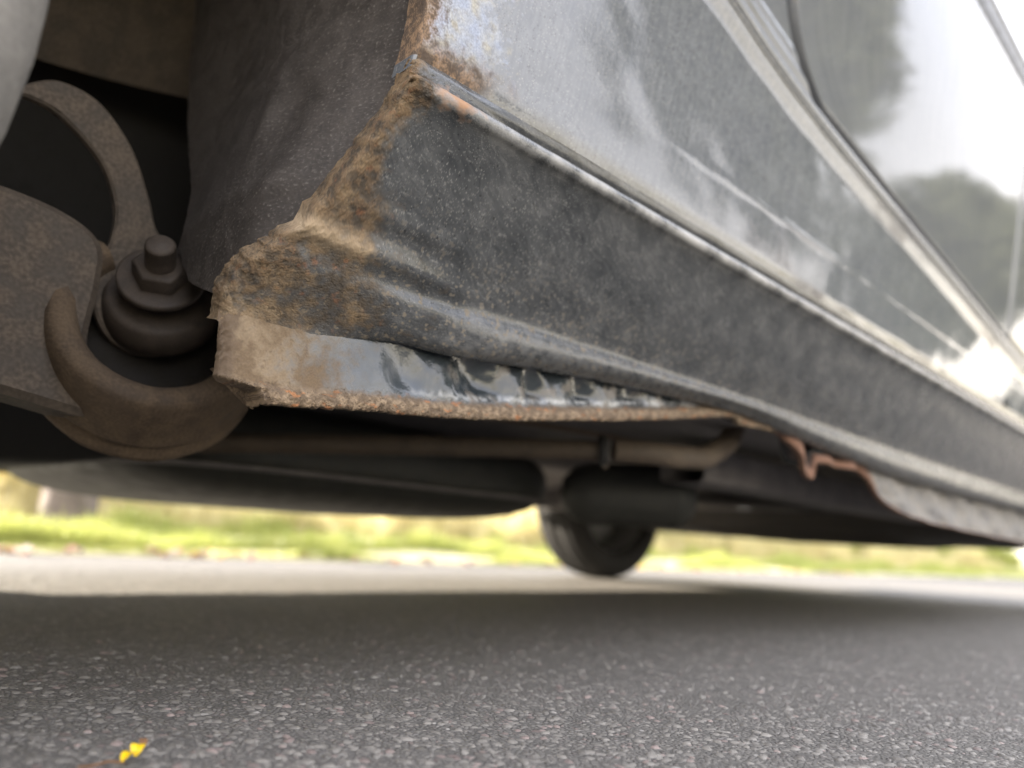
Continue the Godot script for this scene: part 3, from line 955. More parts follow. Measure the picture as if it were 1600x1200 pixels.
# ------------------------------------------------------------------ the car
func build_car() -> void:
	car = Node3D.new()
	car.name = "car"
	add_child(car)
	tag(car, "dusty dark grey car parked by the verge, its rear sill rusty and dented", "car")
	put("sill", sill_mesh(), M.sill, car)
	put("sill_seam", seam_mesh(), M.seam, car).set_meta("label", "crumpled seam under the sill with a rusty torn edge")
	put("side_panel", panel_mesh(), M.panel, car)
	# doors and wings of the near side
	var gapx := func(y: float) -> float: return curve(GAP, y)
	var low := func(x: float) -> float: return curve(RIDGE, x) + 0.014
	var door := put("door", skin(func(y: float) -> float: return gapx.call(y) + 0.006, func(y: float) -> float: return 1.78, 0.64, 1.115, 90, 60, null), M.paint, car)
	door.mesh = door_mesh()
	put("quarter_panel", quarter_mesh(), M.paint, car)
	put("front_wing", skin(func(y: float) -> float: return 1.79, func(y: float) -> float: return 2.30 if y < 0.62 else lerpf(2.30, 2.75, smoothstep(0.62, 0.75, y)), 0.57, 1.10, 30, 30, low), M.paint, car)
	# dark jamb behind the gaps
	put("door_jamb", sheet(40, 12, func(u: float, v: float) -> Vector3:
		var x := lerpf(0.35, 2.3, u)
		var y := lerpf(curve(RIDGE, x) + 0.004, 1.1, v)
		return Vector3(x, y, -(lat_at(y) + 0.055)), null, true), M.rubber, car)
	# waist seal with its bright lip, and the window above
	put("window_seal", sheet(50, 14, func(u: float, v: float) -> Vector3:
		var x := lerpf(0.45, 2.2, u)
		var a := v * PI
		return Vector3(x, 1.172 - 0.052 * cos(a), -(0.306 - 0.012 * sin(a) + 0.012 * v)), null, true), M.seal, car)
	put("window_trim", tube([Vector3(0.45, 1.232, -0.314), Vector3(1.3, 1.232, -0.314), Vector3(2.2, 1.232, -0.314)], 0.008, 12, 40), M.alloy, car)
	put("window", sheet(30, 12, func(u: float, v: float) -> Vector3:
		var x := lerpf(lerpf(0.45, 0.7, v), lerpf(2.2, 1.6, v), u)
		return Vector3(x, lerpf(1.235, 1.55, v), -lerpf(0.318, 0.45, v) - 0.02 * sin(v * PI) * -1.0), null, true), M.glass, car)
	shell()
	underside()
	wheel_well()
	wheel("rear_wheel", Vector3(-0.292, 0.36, -0.455), 0.36, 0.185, -1, M.dusty_rubber)
	wheel("rear_wheel", Vector3(-0.260, 0.318, -1.83), 0.318, 0.185, 1, M.rubber)
	wheel("front_wheel", Vector3(2.375, 0.302, -1.87), 0.302, 0.175, 1, M.rubber)
	wheel("front_wheel", Vector3(3.0, 0.312, -0.445), 0.312, 0.165, -1, M.rubber)
	# a drain slot's dark rubber plug on the panel
	put("drain_plug", lathe(Vector3(1.80, 0.457, -0.3815), Vector3(0, 0, -1), [[-0.001, 0.0], [-0.0025, 0.006], [-0.001, 0.010], [0.004, 0.011]], 20), M.rubber, car)

func door_mesh() -> ArrayMesh:
	# rows follow the door's lower edge forward and its curved rear edge upward
	var f := func(u: float, v: float) -> Vector3:
		var yb := 1.118
		# rear edge point for this row
		var edge := []
		var s := pow(v, 1.5)
		var ye := lerpf(0.634, yb, s)
		var x0 := curve(GAP, ye) + 0.008
		var e := 0.02
		var uu := u
		var x1 := 1.782
		var w := x1 - x0
		if u < 0.15: uu = u / 0.15 * e / w
		elif u > 0.9: uu = 1.0 - (1.0 - u) / 0.1 * e / w
		else: uu = (e + (u - 0.15) / 0.75 * (w - 2 * e)) / w
		var x := lerpf(x0, x1, uu)
		var lo := curve(RIDGE, x) + 0.020
		var y := lerpf(lo, yb, clampf((ye - 0.634) / (yb - 0.634), 0, 1)) if x > x0 else ye
		# ease from the rear edge's own height to the row spread over the full height
		var k := smoothstep(0.0, 0.35, (x - x0) / 0.6)
		y = lerpf(ye, y, k)
		if y < lo: y = lo
		var lat := lat_at(y)
		var d := minf(minf(x - x0, x1 - x), (y - lo) + 0.0)
		if y > 0.8: d = minf(x - x0, x1 - x)
		lat += 0.020 * pow(1.0 - clampf(d / 0.0065, 0, 1), 2.0)
		return Vector3(x, y, -lat)
	return sheet(120, 90, f, func(u: float, v: float) -> Vector2: return Vector2(u * 1.05, 1.0 - pow(v, 1.5) * 0.5), true)

func quarter_mesh() -> ArrayMesh:
	var f := func(u: float, v: float) -> Vector3:
		var y := lerpf(0.634, 1.118, pow(v, 1.4))
		# left limit: the ridge where it is higher than this row, else the wheel arch
		var x0 := 1.06
		if y < 0.80:
			var a := -0.2
			var b := 1.2
			for k in 24:
				var m := (a + b) / 2
				if curve(RIDGE, m) + 0.013 > y: a = m
				else: b = m
			x0 = a
		else: x0 = lerpf(-0.2, -0.55, smoothstep(0.8, 0.86, y))
		var x1 := maxf(curve(GAP, y) - 0.005, x0 + 0.0005)
		var s := u
		if u > 0.8: s = 1.0 - (1.0 - u) / 0.2 * minf(0.06, 0.012 / maxf(x1 - x0, 0.012))
		else: s = u / 0.8 * (1.0 - minf(0.06, 0.012 / maxf(x1 - x0, 0.012)))
		var x := lerpf(x0, x1, s)
		var lat := lat_at(y) + 0.004
		# pressed lines that run together towards the door's lower corner
		lat -= 0.0022 * bump(y - curve(RIDGE, x), 0.030, 0.004) + 0.0018 * bump(y - curve(RIDGE, x), 0.044, 0.003)
		lat += 0.020 * pow(1.0 - clampf((x1 - x) / 0.005, 0, 1), 2.0)
		return Vector3(x, y, -lat)
	return sheet(60, 80, f, func(u: float, v: float) -> Vector2: return Vector2(u * 0.4, 1.0 - v * 0.5), true)

func shell() -> void:
	# the rest of the body: what shades the road on this side and closes the car
	var P: StandardMaterial3D = M.paint_far
	# rear quarter behind the arch, near side and far side
	for far in [false, true]:
		var z := func(l: float) -> float: return -(2.42 - l) if far else -l
		put("rear_corner", sheet(24, 16, func(u: float, v: float) -> Vector3:
			var y := lerpf(0.32, 1.118, v)
			var x := lerpf(-1.0, -0.2 if y > 0.8 else -0.26 - sqrt(maxf(0.0, 0.25 - pow(y - 0.31, 2))) * 0.85, u)
			return Vector3(x, y, z.call(lat_at(maxf(y, 0.45)) + 0.10 * pow(1.0 - u, 3.0))), null, not far), P, car)
		put("nose_corner", sheet(24, 16, func(u: float, v: float) -> Vector3:
			var y := lerpf(0.30, 0.98, v)
			var x := lerpf(2.35 if y > 0.68 else 2.72 + sqrt(maxf(0.0, 0.16 - pow(y - 0.30, 2))), 3.35, u)
			return Vector3(x, y, z.call(lat_at(maxf(y, 0.45)) + 0.14 * pow(u, 3.0))), null, not far), P, car)
	# far flank: one skin from sill to waist, open at the wheels
	put("far_flank", sheet(60, 24, func(u: float, v: float) -> Vector3:
		var x := lerpf(-0.03, 2.02, u)
		var y := lerpf(0.30, 1.118, v)
		return Vector3(x, y, -(2.42 - lat_at(maxf(y, 0.45)) - 0.02 * (1 - v))), null, false), P, car)
	put("far_flank_top", sheet(60, 10, func(u: float, v: float) -> Vector3:
		var x := lerpf(-0.6, 2.9, u)
		var y := lerpf(0.69, 1.118, v)
		return Vector3(x, y, -(2.415 - lat_at(maxf(y, 0.45)))), null, false), P, car)
	# roof, bonnet, tail as one lofted top
	var TOP := [[-1.0, 0.80], [-0.98, 1.05], [-0.85, 1.15], [-0.55, 1.45], [-0.3, 1.55], [0.4, 1.60], [1.2, 1.58], [1.6, 1.52], [2.2, 1.14], [2.6, 1.05], [3.1, 0.96], [3.35, 0.84]]
	put("roof", sheet(80, 24, func(u: float, v: float) -> Vector3:
		var x := lerpf(-1.0, 3.35, u)
		var h := curve(TOP, x)
		var s := absf(v * 2.0 - 1.0)
		var half := lerpf(0.90, 0.72, smoothstep(1.15, 1.6, h))
		return Vector3(x, h - 0.06 * s * s * s, -1.21 + (v * 2.0 - 1.0) * half), null, false), P, car)
	for far in [false, true]:
		put("pillar_skin", sheet(60, 8, func(u: float, v: float) -> Vector3:
			var x := lerpf(-0.98, 3.3, u)
			var h := curve(TOP, x) - 0.06
			var half := lerpf(0.90, 0.72, smoothstep(1.15, 1.6, curve(TOP, x)))
			var lo := minf(1.118, h)
			var y := lerpf(lo, h, v)
			var l := lerpf(0.335, 1.21 - half, v)
			return Vector3(x, y, -(2.42 - l) if far else -l), null, not far), P, car)
	put("tail_panel", sheet(20, 14, func(u: float, v: float) -> Vector3:
		var s := u * 2.0 - 1.0
		return Vector3(-1.02 - 0.06 * (1 - s * s) + 0.03 * v, lerpf(0.30, 0.82, v), -1.21 + s * 0.83)), P, car)
	put("nose_panel", sheet(20, 14, func(u: float, v: float) -> Vector3:
		var s := u * 2.0 - 1.0
		return Vector3(3.37 + 0.10 * (1 - s * s) - 0.03 * v, lerpf(0.27, 0.86, v), -1.21 + s * 0.82), null, true), P, car)

func underside() -> void:
	# floor pan with pressed ribs
	put("floor_pan", sheet(120, 60, func(u: float, v: float) -> Vector3:
		var x := lerpf(0.30, 3.3, u)
		var l := lerpf(0.478, 1.96, v)
		var y := 0.300 + 0.010 * smoothstep(-0.5, 0.5, sin(l * 26.0)) * smoothstep(0.75, 0.8, l) + 0.01 * smoothstep(0.55, 0.70, l)
		y += 0.12 * smoothstep(1.12, 1.16, l) * (1.0 - smoothstep(1.30, 1.34, l)) * smoothstep(1.2, 1.3, x)
		return Vector3(x, y, -l)), M.floor, car)
	put("boot_floor", sheet(30, 30, func(u: float, v: float) -> Vector3:
		return Vector3(lerpf(-1.0, 0.30, u), 0.40 - 0.10 * smoothstep(0.85, 1.0, u), -lerpf(0.95, 1.60, v))), M.dark, car)
	# chassis rails
	for l in [0.70, 1.74]:
		put("chassis_rail", box_bar(Vector3(1.10, 0.262, -l), Vector3(3.2, 0.262, -l), 0.085, 0.062), M.floor, car)
	# inner and far sills with their seams
	put("inner_sill", sheet(40, 6, func(u: float, v: float) -> Vector3: return Vector3(lerpf(0.33, 2.40, u), lerpf(0.285, 0.40, v), -(0.482 + 0.01 * v))), M.floor, car)
	put("far_sill", sheet(80, 16, func(u: float, v: float) -> Vector3:
		var x := lerpf(-0.03, 2.02, u)
		var a := v * PI
		return Vector3(x, 0.265 - 0.065 * sin(a) + 0.06 * (1.0 - v), -(1.99 - 0.055 * cos(a)))), M.dark, car)
	put("far_seam", sheet(90, 4, func(u: float, v: float) -> Vector3:
		var x := lerpf(-0.03, 1.98, u)
		return Vector3(x, lerpf(0.202 + 0.004 * N2.get_noise_1d(x * 500.0), 0.225, v), -(1.958 + 0.004 * sin(v * PI)))), M.dark, car)
	# low side skirt between the front wheels and behind
	put("engine_undertray", sheet(30, 30, func(u: float, v: float) -> Vector3:
		return Vector3(lerpf(2.25, 3.05, u), 0.186 + 0.07 * pow(1.0 - u, 8.0) + 0.012 * sin(u * 40.0) * smoothstep(0.2, 0.3, v) * (1.0 - smoothstep(0.7, 0.8, v)), -lerpf(0.53, 1.73, v))), M.dark, car)
	put("nose_undertray", sheet(30, 30, func(u: float, v: float) -> Vector3:
		return Vector3(lerpf(2.86, 3.42, u), 0.190 + 0.05 * smoothstep(0.8, 1.0, u) + 0.03 * pow(absf(v * 2.0 - 1.0), 8.0), -lerpf(0.60, 2.02, v))), M.dark, car)
	put("rear_undertray", sheet(30, 20, func(u: float, v: float) -> Vector3:
		var s := v * 2.0 - 1.0
		return Vector3(lerpf(-0.75, 0.42, u), 0.178 + 0.08 * pow(absf(s), 24.0) + 0.05 * pow(absf(u * 2.0 - 1.0), 8.0), -1.42 + s * 0.36)), M.rubber, car)
	# fuel tank: two pressed halves with a seam
	put("fuel_tank", sheet(64, 30, func(u: float, v: float) -> Vector3:
		var t := u * TAU
		var a := v * PI
		var c := Vector3(0.80, 0.235, -1.48)
		var ct := signf(cos(t)) * pow(absf(cos(t)), 0.42)
		var sn := signf(sin(t)) * pow(absf(sin(t)), 0.42)
		var ra := pow(sin(a), 0.45)
		return c + Vector3(ct * 0.45 * ra, -0.082 * signf(cos(a)) * pow(absf(cos(a)), 0.7), sn * 0.46 * ra)), M.tank, car)
	put("tank_seam", sheet(64, 5, func(u: float, v: float) -> Vector3:
		var t := u * TAU
		var ct := signf(cos(t)) * pow(absf(cos(t)), 0.42)
		var sn := signf(sin(t)) * pow(absf(sin(t)), 0.42)
		var a := v * PI
		return Vector3(0.80 + ct * (0.452 + 0.018 * sin(a)), 0.200 - 0.004 * cos(a), -1.48 + sn * (0.462 + 0.018 * sin(a)))), M.floor, car)
	# exhaust: pipe, sleeve, bend and silencer
	put("exhaust_pipe", tube([Vector3(0.12, 0.198, -1.330), Vector3(0.283, 0.208, -1.158), Vector3(0.441, 0.226, -1.015), Vector3(0.645, 0.240, -0.809), Vector3(0.792, 0.2445, -0.632)], 0.0135, 20, 40), M.pipe, car)
	put("pipe_sleeve", tube([Vector3(0.806, 0.2455, -0.617), Vector3(0.840, 0.246, -0.588), Vector3(0.878, 0.244, -0.566), Vector3(0.925, 0.247, -0.555), Vector3(0.985, 0.275, -0.552), Vector3(1.03, 0.315, -0.56)], [[0.0, 0.0145], [0.05, 0.0158], [0.85, 0.0158], [1.0, 0.013]], 20, 24), M.pipe, car)
	put("pipe_clamp", lathe(Vector3(0.792, 0.2445, -0.632), Vector3(0.67, 0.03, 0.74), [[0.0, 0.0135], [0.0, 0.019], [0.006, 0.0205], [0.012, 0.019], [0.012, 0.0135]], 24), M.rubber, car)
	put("clamp_bolt", tube([Vector3(0.800, 0.230, -0.628), Vector3(0.802, 0.222, -0.626)], 0.004, 8, 4), M.pipe, car)
	put("brake_line", tube([Vector3(0.30, 0.288, -0.90), Vector3(0.55, 0.283, -0.80), Vector3(0.80, 0.287, -0.74), Vector3(1.2, 0.290, -0.72), Vector3(2.2, 0.290, -0.72)], 0.003, 8, 60), M.rusty, car)
	put("brake_line", tube([Vector3(0.30, 0.290, -0.915), Vector3(0.55, 0.285, -0.818), Vector3(0.80, 0.288, -0.757), Vector3(1.2, 0.291, -0.737), Vector3(2.2, 0.291, -0.737)], 0.003, 8, 60), M.rusty, car)
	var sil := Vector3(1.235, 0.222, -0.885)
	var along := Vector3(0.72, 0.04, 0.69).normalized()
	put("silencer", lathe(sil - along * 0.15, along, [[0.0, 0.0], [0.006, 0.03], [0.03, 0.052], [0.06, 0.060], [0.20, 0.060], [0.215, 0.064], [0.222, 0.0635], [0.24, 0.055], [0.255, 0.040], [0.262, 0.02], [0.264, 0.0]], 40), M.tank, car)
	# rear axle beam across the car
	put("axle_beam", tube([Vector3(0.02, 0.27, -0.80), Vector3(0.03, 0.275, -1.21), Vector3(0.02, 0.27, -1.62)], 0.03, 18, 20), M.dark, car)

func box_bar(a: Vector3, b: Vector3, w: float, h: float) -> ArrayMesh:
	var d := (b - a).normalized()
	var s := d.cross(Vector3.UP).normalized()
	var n := 16
	var P := PackedVector3Array()
	var UV := PackedVector2Array()
	for j in 9:
		for i in n + 1:
			var t := TAU * i / n
			var c := signf(cos(t)) * pow(absf(cos(t)), 0.3)
			var e := signf(sin(t)) * pow(absf(sin(t)), 0.3)
			P.append(a.lerp(b, j / 8.0) + s * c * w * 0.5 + Vector3.UP * e * h * 0.5)
			UV.append(Vector2(float(i) / n, j))
	return from_grid(P, UV, n + 1, 9)

func wheel_well() -> void:
	# front wall of the wheel house, gently fluted, ending low in a ragged tab
	var left := [[0.262, 0.475], [0.280, 0.5215], [0.300, 0.575], [0.307, 0.591], [0.311, 0.594], [0.326, 0.616], [0.340, 0.630], [0.345, 0.640], [0.352, 0.637], [0.360, 0.634], [0.412, 0.670], [0.514, 0.751], [0.726, 0.857], [1.0, 0.93]]
	put("wheelhouse_wall", sheet(70, 110, func(u: float, v: float) -> Vector3:
		var y := lerpf(0.262, 1.0, pow(v, 1.6))
		var l0 := line([[0.25, 0.474], [0.30, 0.452], [0.36, 0.425], [0.41, 0.402], [0.48, 0.395], [1.0, 0.36]], y)
		var l1 := line(left, y) + 0.002 * N.get_noise_1d(y * 5000.0)
		var l := lerpf(l0, l1, u)
		var xw := line([[0.26, 0.222], [0.36, 0.226], [0.412, 0.240], [0.514, 0.262], [0.726, 0.280], [1.0, 0.29]], y)
		var x := lerpf(xs(y) + 0.010, xw, smoothstep(0.0, 0.35, u))
		x += 0.003 * sin((l - 0.4) * 30.0) * smoothstep(0.05, 0.3, u)
		x += 0.007 * bump(l, 0.50, 0.022) * bump(y, 0.43, 0.035) - 0.004 * bump(l, 0.535, 0.012) * bump(y, 0.44, 0.05) + 0.0004 * N2.get_noise_2d(l * 700, y * 500)
		return Vector3(x, y, -l), null, false), M.cavity, car)
	# inner wall and roof of the wheel house
	put("wheelhouse_inner", sheet(40, 30, func(u: float, v: float) -> Vector3:
		var x := lerpf(-0.65, 0.36, u)
		var yb := line([[-0.65, 0.55], [0.148, 0.622], [0.293, 0.643], [0.4, 0.66]], x)
		return Vector3(x, lerpf(yb, 1.02, v), -(0.90 + 0.03 * pow(1.0 - v, 6.0) + 0.02 * sin(x * 9.0))), null, true), M.arm, car)
	put("wheelhouse_roof", sheet(20, 20, func(u: float, v: float) -> Vector3:
		return Vector3(lerpf(-0.7, 0.36, u), 0.98 - 0.3 * pow(absf(u * 2.0 - 1.0), 3.0), -lerpf(0.38, 0.95, v))), M.cavity, car)
	put("wheelhouse_back", sheet(20, 20, func(u: float, v: float) -> Vector3:
		return Vector3(lerpf(-0.65, 0.42, u), lerpf(0.30, 0.75, v), -1.02), null, true), M.rubber, car)
	put("wheelhouse_rear_wall", sheet(10, 10, func(u: float, v: float) -> Vector3:
		return Vector3(-0.70, lerpf(0.30, 0.95, v), -lerpf(0.38, 1.0, u))), M.cavity, car)
	# curved suspension bracket
	var ear := smooth([Vector2(0.1019, 0.4544), Vector2(0.1165, 0.4712), Vector2(0.1366, 0.4807), Vector2(0.1669, 0.4746), Vector2(0.1971, 0.4454), Vector2(0.2184, 0.404), Vector2(0.2296, 0.3771), Vector2(0.2554, 0.3547), Vector2(0.2755, 0.3211), Vector2(0.2722, 0.2853), Vector2(0.2486, 0.2651), Vector2(0.2195, 0.2634), Vector2(0.1971, 0.2786), Vector2(0.1848, 0.3077), Vector2(0.1865, 0.3323), Vector2(0.1926, 0.357), Vector2(0.1915, 0.3883), Vector2(0.1747, 0.423), Vector2(0.14, 0.4499), Vector2(0.1165, 0.4555)], 8)
	put("suspension_bracket", plate(ear, Vector3(0, 0, -0.697), Vector3.RIGHT, Vector3.UP, Vector3(0, 0, -1), 0.008, 0.002), M.arm, car)
	# stack on the pivot bolt: nut, washer, collar, rubber bush
	var o := Vector3(0.21, 0.3396, -0.6272)
	var d := (Vector3(0.2654, 0.2786, -0.7448) - o).normalized()
	var b := put("pivot_bolt", lathe(o + d * -0.00448, d, [[0, 0], [0.0011, 0.0090], [0.0030, 0.0118], [0.0040, 0.0106], [0.0052, 0.0122], [0.0064, 0.0106], [0.0076, 0.0122], [0.0088, 0.0106], [0.0100, 0.0122], [0.0112, 0.0106], [0.0124, 0.0122], [0.0136, 0.0106], [0.0148, 0.0122], [0.0160, 0.0106], [0.0172, 0.0122], [0.0336, 0.0122]], 24), M.bolt, car)
	put("nut", lathe(o + d * 0.02016, d, [[0, 0.0112], [0, 0.0196], [0.00224, 0.0224], [0.01792, 0.0224]], 6), M.bolt, b)
	put("washer", lathe(o + d * 0.03584, d, [[0, 0.01792], [0, 0.03248], [0.00168, 0.03472], [0.0056, 0.03472], [0.00672, 0.03136]], 40), M.bolt, b)
	put("collar", lathe(o + d * 0.0448, d, [[0.01344, 0.0224], [0.01344, 0.04032], [0.0168, 0.04536], [0.02912, 0.04816], [0.04032, 0.04816], [0.0448, 0.04256], [0.056, 0.0336], [0.084, 0.03136], [0.084, 0.0224]], 48), M.bolt, b)
	# ring of the bush housing with its double lip, open at the top
	var ro := Vector3(0.2324, 0.2926, -0.6586)
	var rd := Vector3(0.22, -0.32, -0.92).normalized()
	put("bush_housing", lathe(ro, rd, [[0.056, 0.058], [0.034, 0.0600], [0.013, 0.0625], [0.0045, 0.0665], [0, 0.0735], [0, 0.0810], [0.0045, 0.0870], [0.0224, 0.0913], [0.0493, 0.0935], [0.0582, 0.0963], [0.0627, 0.0958], [0.0672, 0.0918], [0.0739, 0.0935], [0.0784, 0.098], [0.0851, 0.0991], [0.0907, 0.0963], [0.0941, 0.0739], [0.0963, 0]], 90, -0.35, PI + 0.85, 0.012), M.rusty, car)
	put("bush", lathe(ro + rd * 0.0336, rd, [[0.01792, 0], [0.01344, 0.03808], [0.01792, 0.05824], [0.02912, 0.06944]], 40), M.old_rubber, car)
	# trailing arm
	var arm := smooth([Vector2(-0.3136, 0.3211), Vector2(-0.112, 0.3603), Vector2(0.0224, 0.3693), Vector2(0.09856, 0.3704), Vector2(0.1512, 0.3637), Vector2(0.1814, 0.3458), Vector2(0.1859, 0.3099), Vector2(0.1837, 0.2651), Vector2(0.1926, 0.2259), Vector2(0.1982, 0.2091), Vector2(0.1926, 0.2007), Vector2(0.1232, 0.2108), Vector2(-0.056, 0.2371), Vector2(-0.3136, 0.2651)], 5)
	put("trailing_arm", plate(arm, Vector3(0, 0, -0.679), Vector3.RIGHT, Vector3.UP, Vector3(0, 0, -1), 0.05, 0.006), M.arm, car)

func wheel(called: String, c: Vector3, R: float, w: float, out: int, rub: Material) -> void:
	# out: -1 when the outer face looks towards the camera's side (+z)
	var h := Node3D.new()
	h.name = called
	car.add_child(h, true)
	h.position = c
	var d := Vector3(0, 0, 1)
	var pr := []
	var half := w / 2
	for p in [[-0.40, 0.66], [-0.5, 0.70], [-0.54, 0.80], [-0.53, 0.88], [-0.48, 0.945], [-0.42, 0.975], [-0.32, 0.992], [-0.30, 0.975], [-0.26, 0.975], [-0.24, 0.996], [-0.09, 1.0], [-0.07, 0.978], [-0.03, 0.978], [-0.01, 1.0], [0.01, 1.0], [0.03, 0.978], [0.07, 0.978], [0.09, 1.0], [0.24, 0.996], [0.26, 0.975], [0.30, 0.975], [0.32, 0.992], [0.42, 0.975], [0.48, 0.945], [0.53, 0.88], [0.54, 0.80], [0.5, 0.70], [0.40, 0.66]]:
		pr.append([p[0] * w, p[1] * R])
	var t := put("tyre", lathe(Vector3.ZERO, d, pr, 72), rub, h)
	var s := -out * 1.0
	for k in 7:
		var t7 := TAU * k / 7
		put("spoke", box_bar(Vector3(cos(t7) * 0.08, sin(t7) * 0.08, s * half * 0.62), Vector3(cos(t7) * 0.60 * R, sin(t7) * 0.60 * R, s * half * 0.66), 0.045, 0.03), M.alloy, h)
	put("rim", lathe(Vector3.ZERO, Vector3(0, 0, s), [[-half * 0.8, 0.66 * R], [-half * 0.3, 0.60 * R], [half * 0.5, 0.60 * R], [half * 0.80, 0.66 * R], [half * 0.84, 0.655 * R], [half * 0.4, 0.58 * R], [half * 0.1, 0.50 * R], [half * 0.1, 0.26 * R], [half * 0.6, 0.22 * R], [half * 0.64, 0.0]], 48), M.alloy, h)

# ------------------------------------------------------------------ leaves, post
func small_things() -> void:
	# yellow leaf with its brown stalk on the asphalt
	var y := Node3D.new()
	y.name = "yellow_leaf"
	y.position = Vector3(0.168, 0.0, -0.4275)
	add_child(y)
	tag(y, "small yellow two-lobed leaf lying on the asphalt near the camera", "leaf")
	var ym := StandardMaterial3D.new()
	ym.albedo_color = Color(0.86, 0.72, 0.03)
	ym.roughness = 0.5
	ym.backlight_enabled = true
	ym.backlight = Color(0.3, 0.3, 0.2)
	var bm := StandardMaterial3D.new()
	bm.albedo_color = Color(0.42, 0.30, 0.19)
	bm.roughness = 0.8
	var lobe := func(l: float, w: float, up: float) -> ArrayMesh:
		return sheet(18, 12, func(u: float, v: float) -> Vector3:
			var s := v * 2.0 - 1.0
			var wd := w * pow(sin(PI * clampf(u, 0.001, 0.999)), 0.6)
			return Vector3(u * l, 0.0025 + up * sin(u * PI) + 0.25 * absf(s) * wd, s * wd))
	var l1 := put("lobe", lobe.call(0.0085, 0.0030, 0.002), ym, y)
	l1.rotation = Vector3(0, 0.5, 0.25)
	l1.position = Vector3(-0.004, 0, -0.001)
	var l2 := put("lobe", lobe.call(0.0085, 0.0036, 0.003), ym, y)
	l2.rotation = Vector3(0, 0.9, 0.5)
	l2.position = Vector3(0.0035, 0.001, -0.004)
	var dry := put("dry_tip", lobe.call(0.006, 0.0022, 0.001), bm, y)
	dry.rotation = Vector3(0, 1.6, 0.6)
	dry.position = Vector3(0.0085, 0.004, -0.0095)
	put("stalk", tube([Vector3(-0.003, 0.002, -0.0005), Vector3(-0.010, 0.003, -0.003), Vector3(-0.018, 0.0025, -0.0015), Vector3(-0.024, 0.002, -0.004)], 0.0006, 6, 16), bm, y)
	# dead leaves at the foot of the grass
	var lm := []
	for c in [Color(0.72, 0.46, 0.16), Color(0.78, 0.58, 0.22), Color(0.60, 0.34, 0.13), Color(0.80, 0.66, 0.30)]:
		var m := StandardMaterial3D.new()
		m.albedo_color = c
		m.roughness = 0.7
		m.backlight_enabled = true
		m.backlight = Color(0.5, 0.5, 0.5)
		lm.append(m)
	var leaf := sheet(8, 5, func(u: float, v: float) -> Vector3:
		var s := v * 2.0 - 1.0
		return Vector3((u - 0.5) * 0.06, 0.006 + 0.012 * s * s + 0.008 * sin(u * 5.0), s * 0.02 * pow(sin(PI * clampf(u, 0.02, 0.98)), 0.7)))
	for k in 54:
		var x := 0.5 + pow(rng.randf(), 1.3) * 6.0
		var o := put("fallen_leaf", leaf, lm[k % 4], self)
		o.position = Vector3(x, 0.003, -2.50 - rng.randf() * 0.14 + (0.12 * rng.randf() if k % 4 == 0 else 0.0))
		o.rotation = Vector3(rng.randf_range(-0.3, 0.3), rng.randf() * TAU, rng.randf_range(-0.3, 0.3))
		o.scale = Vector3.ONE * rng.randf_range(0.6, 1.1)
		tag(o, "orange brown dead leaf on the road edge at the foot of the grass", "leaf", "dead leaves along the grass edge")
	var post := put("wooden_post", lathe(Vector3(1.015, 0.0, -3.62), Vector3.UP, [[0.0, 0.118], [0.06, 0.112], [0.2, 0.108], [0.36, 0.107], [0.40, 0.100], [0.41, 0.0]], 20, 0.0, TAU, 0.05), M.post, self)
	tag(post, "squat brown weathered wooden post standing in the grass beyond the car", "post")

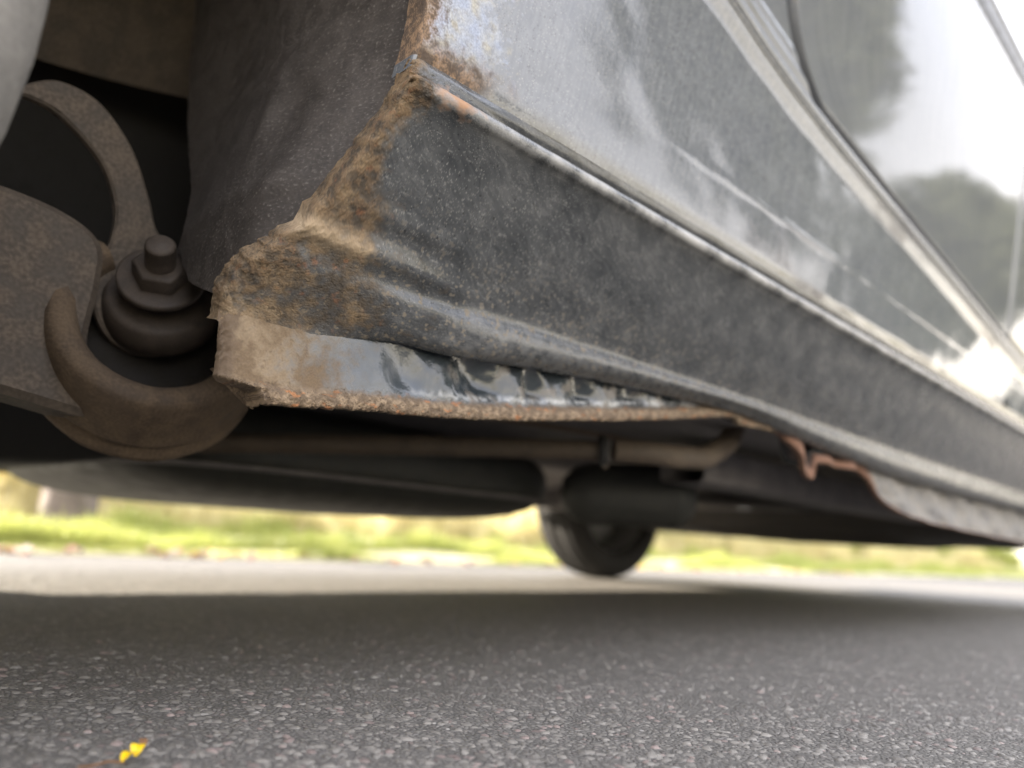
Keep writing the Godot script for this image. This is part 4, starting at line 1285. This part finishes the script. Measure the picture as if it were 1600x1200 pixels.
# ------------------------------------------------------------------ trees across the road, which the paint mirrors
func tree(called: String, label: String, at: Vector3, blobs: Array, leaves: int, leafsize: float, seed_: int) -> void:
	var r := RandomNumberGenerator.new()
	r.seed = seed_
	var t := Node3D.new()
	t.name = numbered(called)
	t.position = at
	add_child(t)
	tag(t, label, "tree", "")
	var top: Vector3 = blobs[0][0]
	put("trunk", tube([Vector3.ZERO, Vector3(0.1, top.y * 0.3, 0.05), Vector3(top.x * 0.5, top.y * 0.65, top.z * 0.5), top], [[0.0, 0.34], [0.08, 0.24], [0.6, 0.16], [1.0, 0.05]], 14, 24), M.bark, t)
	for b in blobs.slice(1):
		var p: Vector3 = b[0]
		put("limb", tube([Vector3(top.x * 0.25, top.y * 0.45, top.z * 0.25), Vector3(p.x * 0.6, lerpf(top.y * 0.5, p.y, 0.55), p.z * 0.6), p], [[0.0, 0.10], [1.0, 0.02]], 8, 12), M.bark, t)
	var st := SurfaceTool.new()
	st.begin(Mesh.PRIMITIVE_TRIANGLES)
	for k in 5:
		var a := TAU * k / 5 + r.randf()
		var d := Vector3(cos(a), r.randf_range(-0.6, 0.6), sin(a)).normalized()
		var w := d.cross(Vector3(r.randf_range(-1, 1), r.randf_range(-1, 1), r.randf_range(-1, 1))).normalized() * 0.28
		var o := d * 0.35
		for q in [o, o + d * 0.5 + w, o + d, o, o + d, o + d * 0.5 - w]: st.add_vertex(q)
	st.generate_normals()
	var mm := MultiMesh.new()
	mm.transform_format = MultiMesh.TRANSFORM_3D
	mm.use_colors = true
	mm.mesh = st.commit()
	mm.instance_count = leaves
	var tot := 0.0
	for b in blobs: tot += pow(b[1], 2.2)
	for i in leaves:
		var pick := r.randf() * tot
		var b = blobs[0]
		for q in blobs:
			pick -= pow(q[1], 2.2)
			if pick <= 0:
				b = q
				break
		var dir := Vector3(r.randfn(), r.randfn(), r.randfn()).normalized()
		var rad: float = b[1] * pow(r.randf(), 0.42)
		rad *= 1.0 + 0.35 * N2.get_noise_3d(dir.x * 30 + b[0].x * 9, dir.y * 30, dir.z * 30)
		var p: Vector3 = b[0] + dir * rad * Vector3(1, 0.8, 1).x
		var s := leafsize * r.randf_range(0.6, 1.3)
		mm.set_instance_transform(i, Transform3D(Basis(Vector3(r.randfn(), r.randfn(), r.randfn()).normalized(), r.randf() * TAU) * Basis.from_scale(Vector3.ONE * s), p))
		mm.set_instance_color(i, Color(0.028, 0.036, 0.015).lerp(Color(0.058, 0.068, 0.028), r.randf()))
	var m := StandardMaterial3D.new()
	m.vertex_color_use_as_albedo = true
	m.roughness = 0.6
	m.backlight_enabled = true
	m.backlight = Color(0.5, 0.5, 0.4)
	m.cull_mode = BaseMaterial3D.CULL_DISABLED
	var o := MultiMeshInstance3D.new()
	o.name = "crown"
	o.set_meta("kind", "stuff")
	o.multimesh = mm
	o.material_override = m
	t.add_child(o)

func polar(az: float, dist: float, y: float) -> Vector3:
	return Vector3(sin(deg_to_rad(az)) * dist, y, cos(deg_to_rad(az)) * dist)

func trees() -> void:
	var a := polar(64, 13.0, 0)
	var rel := func(az: float, y: float) -> Vector3: return polar(az, 13.0, y) - a
	tree("roadside_tree", "tall leaning full-crowned tree standing across the road from the car", a, [[rel.call(57.5, 7.8), 2.0], [rel.call(52.3, 7.7), 1.5], [rel.call(55.5, 6.9), 1.5], [rel.call(59.5, 6.7), 1.9], [rel.call(61.5, 5.3), 1.2], [rel.call(61.3, 8.0), 1.4], [rel.call(63.2, 6.8), 0.95], [rel.call(64.3, 4.3), 0.6]], 13000, 0.17, 71)
	var b := polar(71, 26.0, 0)
	var rb := func(az: float, y: float) -> Vector3: return polar(az, 26.0, y) - b
	tree("roadside_tree", "broad wide-crowned tree farther along across the road", b, [[rb.call(71, 7.8), 1.9], [rb.call(68.5, 7.2), 1.7], [rb.call(73.5, 7.6), 1.8], [rb.call(67.5, 5.4), 1.5], [rb.call(75.5, 6.8), 1.4], [rb.call(70, 5.6), 1.6], [rb.call(73, 5.8), 1.4]], 8000, 0.22, 72)
	tree("roadside_tree", "slim distant tree across the road in line with the car's nose", polar(81, 40.0, 0), [[Vector3(0, 5.5, 0), 2.4], [Vector3(0.5, 4.0, 2.0), 2.0], [Vector3(-0.5, 4.0, -2.0), 2.0]], 4000, 0.34, 73)
	tree("roadside_tree", "rounded small tree across the road facing the car's tail", polar(30, 30.0, 0), [[Vector3(0, 4.0, 0), 2.0], [Vector3(2.2, 3.0, -1.0), 1.6], [Vector3(-2.2, 3.0, 1.0), 1.6]], 4000, 0.3, 74)
